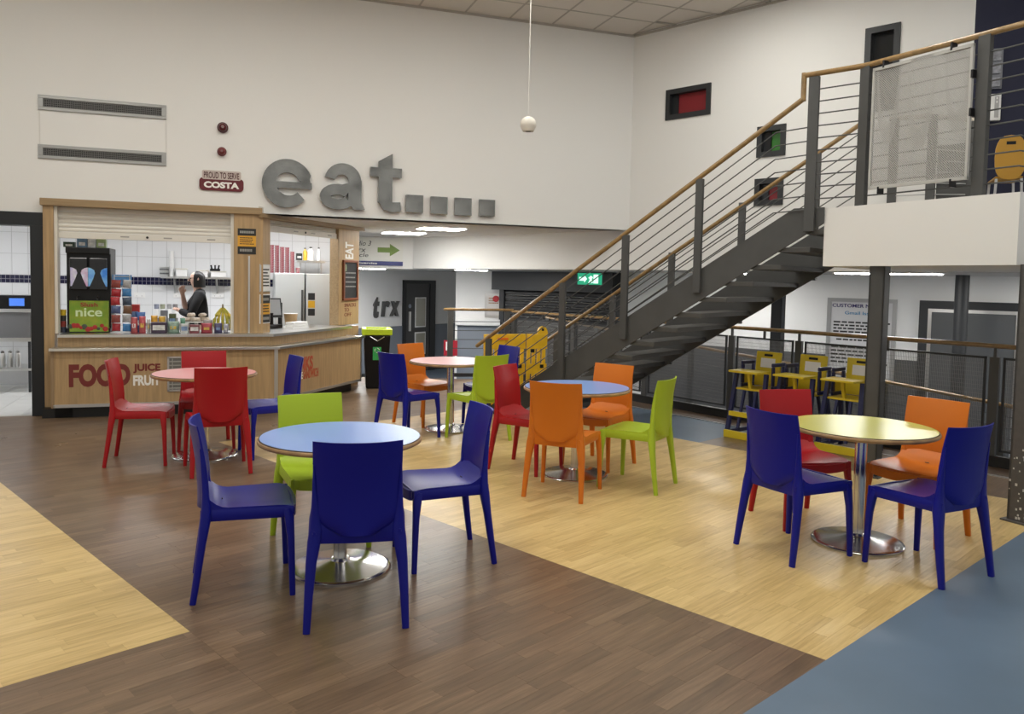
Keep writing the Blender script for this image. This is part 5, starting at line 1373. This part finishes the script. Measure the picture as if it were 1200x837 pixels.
# grey double door on the right
a = NW.px(1077, 400).x; z1 = NW.px(1078, 352).z; b = a+1.75
d = empty('door_3', NW.w(a, 0, ZLOW), NW.rz, kind='structure'); H_ = z1-ZLOW; w_ = b-a
f = MB()
for q in ((0, .11, 0, H_), (w_-.11, w_, 0, H_), (.11, w_-.11, H_-.11, H_)): f.box(q[0], q[1], -.07, -.013, q[2], q[3])
f.obj('door_frame', DGREY2, d)
f = MB()
for q in ((.11, .155, 0, H_-.11), (w_-.6, w_-.55, 0, H_-.11), (.155, w_-.6, H_-.155, H_-.11)): f.box(q[0], q[1], -.06, -.013, q[2], q[3])
f.obj('inner_frame', TRIMW, d)
MB().box(.155, w_-.6, -.045, -.013, .01, H_-.155).obj('door_leaf', mat('slate_door', (.085, .09, .095), .3), d); MB().box(w_-.55, w_-.11, -.045, -.013, .01, H_-.11).obj('door_leaf', DGREY2, d)

# upper floor: noticeboard, dispenser, yellow chair
def nvt(name, x0, y0, x1, y1, back, label, cat):
    a, b, z0, z1 = rect(NV, x0, y0, x1, y1, back); return empty(name, NV.w(a, back, z0), NV.rz, label, cat), b-a, z1-z0
t, w_, h_ = nvt('leaflet_rack', 1155.5, 57, 1175, 104, -.03, 'clear leaflet rack on the navy upper wall', 'rack')
MB().box(0, w_, 0, .028, 0, h_).obj('back_board', mat('rack_grey', (.14, .15, .18), .3), t)
for k in range(3): MB().box(.02, w_-.02, -.02, 0, h_*(.05+.32*k), h_*(.27+.32*k)).obj('leaflet_pocket', mat('leaflet', (.34, .35, .40), .4, var=.5, scale=25), t)
t, w_, h_ = nvt('wall_dispenser', 1156, 110, 1173, 141, -.06, 'white dispenser box on the navy upper wall', 'dispenser')
MB().box(0, w_, 0, .058, 0, h_).obj('box', WHITE, t, bevel=.006); MB().box(w_*.55, w_*.85, -.006, 0, h_*.1, h_*.9).obj('side_slot', mat('dispenser_grey', (.4, .4, .4), .4), t)
for k in range(2): MB().box(w_*.65, w_*.75, -.009, -.006, h_*(.65+.14*k), h_*(.72+.14*k)).obj('button', PAPER, t)
a, b, z0, z1 = rect(NV, 1166, 158, 1203, 206, -.8)
t = empty('yellow_chair', NV.w(a, -.8, 2.303), NV.rz, 'mustard yellow chair on the upper floor seen through the railing', 'chair'); w_ = b-a; hz_ = z1-2.303
MU = mat('mustard_plastic', (.42, .22, .02), .45)
MB().prism([(w_*.5+w_*.5*math.copysign(abs(cos(q))**.7, cos(q)), hz_*.72+hz_*.28*math.copysign(abs(sin(q))**.8, sin(q))) for q in [2*pi*i/20 for i in range(20)]], 0, .02, 'y').obj('backrest', MU, t, bevel=.004)
MB().box(w_*.35, w_*.65, -.003, .0, hz_*.88, hz_*.92).obj('hand_hole', BLACK, t)
MB().box(w_*.05, w_*.95, .02, .42, hz_*.46, hz_*.49).obj('seat', MU, t, bevel=.01)
for x in (.1, .9):
    for y in (.03, .4): MB().bar((w_*x, y, hz_*.46), (w_*(x+(x-.5)*.15), y, 0), .02).obj('leg', TRIMW, t)

# ================================================================== PERSON behind the counter
def skin_mesh(name, verts, edges, radii, m_, parent, levels=2, root=0):
    me = bpy.data.meshes.new(name); me.from_pydata([Vector(v) for v in verts], edges, [])
    o = bpy.data.objects.new(name, me); COL.objects.link(o)
    md = o.modifiers.new('skin', 'SKIN'); md.use_smooth_shade = True
    sv = me.skin_vertices[0].data
    for i, r in enumerate(radii):
        sv[i].radius = (r, r) if not isinstance(r, tuple) else r
        sv[i].use_root = (i == root)
    s2 = o.modifiers.new('sub', 'SUBSURF'); s2.levels = levels; s2.render_levels = levels
    ev = o.evaluated_get(bpy.context.evaluated_depsgraph_get())
    me2 = bpy.data.meshes.new_from_object(ev); bpy.data.objects.remove(o); bpy.data.meshes.remove(me)
    me2.materials.clear(); me2.materials.append(m_); me2.name = name; me2.shade_smooth()
    return link(name, me2, parent)
def person():
    bk_ = 1.35
    p = EW.px(233, 340, bk_); base = EW.w(p.x, bk_, 0.003)
    # faces left in the picture
    t = empty('person', base, rad(112), 'person in a black hooded top and glasses standing behind the counter, hand at the face', 'person')
    SK = mat('skin', (.62, .40, .31), .5); HD = mat('black_hoodie', (.010, .010, .012), .8); HRM = mat('black_hair', (.006, .006, .007), .4); TR = mat('black_trousers', (.012, .012, .014), .8)
    # local: +y forward, +x right, z up ; height 1.64
    V = []; E_ = []; Rr = []
    def add(v, r, par=None):
        V.append(v); Rr.append(r)
        if par is not None: E_.append((par, len(V)-1))
        return len(V)-1
    pel = add((0, 0, .90), (.12, .09)); sp = add((0, .005, 1.08), (.10, .08), pel); chst = add((0, .0, 1.26), (.105, .08), sp); nk0 = add((0, .005, 1.37), .065, chst); nk = add((0, .02, 1.42), .050, nk0)
    h1_ = add((0, .035, 1.47), (.060, .068), nk); h2_ = add((0, .03, 1.53), (.072, .088), h1_); h3_ = add((0, .025, 1.59), (.066, .082), h2_); add((0, .02, 1.625), (.038, .045), h3_)
    hands = []
    for s, el, wr in ((1, (.22, .16, 1.10), (.06, .20, 1.33)), (-1, (-.22, .10, 1.06), (.02, .24, 1.12))):
        sh = add((s*.16, -.01, 1.33), .055, chst); e1 = add(((s*.16+el[0])/2+s*.02, el[1]/2, (1.33+el[2])/2), .047, sh); e2 = add(el, .042, e1); e3 = add(tuple((el[i]+wr[i])/2 for i in range(3)), .037, e2); w1 = add(wr, .027, e3)
        d = (Vector(wr)-Vector(el)).normalized(); hands.append((w1, wr, d, s))
    for s in (-1, 1):
        hp_ = add((s*.09, 0, .82), .088, pel); kn = add((s*.10, .01, .47), .062, hp_); ca = add((s*.10, -.005, .30), .055, kn); an = add((s*.10, -.01, .09), .038, ca); add((s*.10, .06, .035), .035, an)
    for w1, wr, d, s in hands:
        wr = Vector(wr); side = d.cross(Vector((1, 0, 0))).normalized() if s > 0 else d.cross(Vector((0, 0, 1))).normalized()
        pal = add(tuple(wr+d*.05), .026, w1)
        for k in range(4):
            off_ = side*((k-1.5)*.019); ln = (.062, .072, .068, .054)[k]
            a_ = add(tuple(wr+d*.075+off_), .0095, pal); b_ = add(tuple(wr+d*(.075+ln*.55)+off_+Vector((0, -.008, 0))), .0088, a_); add(tuple(wr+d*(.075+ln)+off_+Vector((0, -.022, 0))), .0080, b_)
        a_ = add(tuple(wr+d*.035+side*-.034), .0105, pal); add(tuple(wr+d*.075+side*-.052), .009, a_)
    skin_mesh('body', V, E_, Rr, SK, t)
    # clothing
    V2 = []; E2 = []; R2 = []
    def a2(v, r, par=None):
        V2.append(v); R2.append(r)
        if par is not None: E2.append((par, len(V2)-1))
        return len(V2)-1
    b0 = a2((0, 0, .86), (.165, .13)); b1 = a2((0, .005, 1.08), (.165, .14), b0); b2 = a2((0, -.005, 1.26), (.175, .14), b1); b3 = a2((0, -.01, 1.365), (.09, .085), b2)
    a2((0, -.055, 1.40), (.085, .05), b3)
    for s, el, wr, fr_q in ((1, (.22, .16, 1.10), (.06, .20, 1.33), .25), (-1, (-.22, .10, 1.06), (.02, .24, 1.12), .92)):
        sh = a2((s*.165, -.01, 1.325), .072, b2); e1 = a2(((s*.16+el[0])/2+s*.02, el[1]/2, (1.33+el[2])/2), .062, sh); e2 = a2(el, .056, e1)
        a2(tuple(el[i]+(wr[i]-el[i])*fr_q for i in range(3)), .046, e2)
    skin_mesh('hooded_top', V2, E2, R2, HD, t)
    V3 = [(0, 0, .92), (.095, 0, .80), (.105, .01, .47), (.105, -.008, .08), (-.095, 0, .80), (-.105, .01, .47), (-.105, -.008, .08)]
    skin_mesh('trousers', V3, [(0, 1), (1, 2), (2, 3), (0, 4), (4, 5), (5, 6)], [(.15, .115), .105, .08, .065, .105, .08, .065], TR, t)
    for s in (-1, 1):
        MB().shell(lambda u, v, k: (s*.10+(u-.5)*.09*(1-.3*abs(2*v-1)**3), -.07+.26*v, (.075-.035*v if k == 0 else 0)), 4, 8).obj('shoe', BLACK, t, smooth=60)
    # hair: cap around the skull, bob to the jaw
    hr = MB()
    def hairf(u, v, k):
        th = -pi*.62 + 2*pi*.62*u       # around the back, open at the face
        ph = v*pi*.72
        r = 1.0 + (.0 if k == 0 else -.14)
        x = .088*sin(th)*sin(min(ph, pi/2))*r; y = .025 - .108*cos(th)*sin(min(ph, pi/2))*r; z = 1.545+ (.098*cos(ph) if ph < pi/2 else -.17*(ph-pi/2))*(r if ph < pi/2 else 1)
        return (x, y, z)
    hr.shell(hairf, 20, 12); hr.obj('hair', HRM, t, smooth=60)
    # face: nose, eyes, mouth, ears, glasses
    MB().sweep([(0, .108, 1.545), (0, .128, 1.512), (0, .112, 1.505)], [.008, .013, .006], 8).obj('nose', SK, t, smooth=60)
    MB().sweep([(-.022, .108, 1.472), (0, .114, 1.470), (.022, .108, 1.472)], [.003, .006, .003], 6).obj('mouth', mat('lip', (.4, .14, .12), .5), t, smooth=60)
    for s in (-1, 1):
        MB().lathe([(.002, -.009), (.008, -.005), (.0095, 0), (.008, .005), (.002, .009)], 10, (s*.031, .098, 1.545)).obj('eye', mat('eye_dark', (.03, .02, .015), .2), t, smooth=60)
        MB().sweep([(s*.072, .02, 1.50), (s*.082, .01, 1.53), (s*.075, .005, 1.56)], [.008, .013, .009], 8).obj('ear', SK, t, smooth=60)
    g_ = MB()
    for s in (-1, 1):
        g_.sweep([(s*.033+.026*cos(q), .117, 1.543+.019*sin(q)) for q in [2*pi*i/14 for i in range(15)]], .0025, 5); g_.sweep([(s*.058, .116, 1.547), (s*.078, .02, 1.552)], .0025, 5)
    g_.sweep([(-.008, .118, 1.548), (.008, .118, 1.548)], .0025, 5); g_.obj('glasses', BLACK, t)
person()
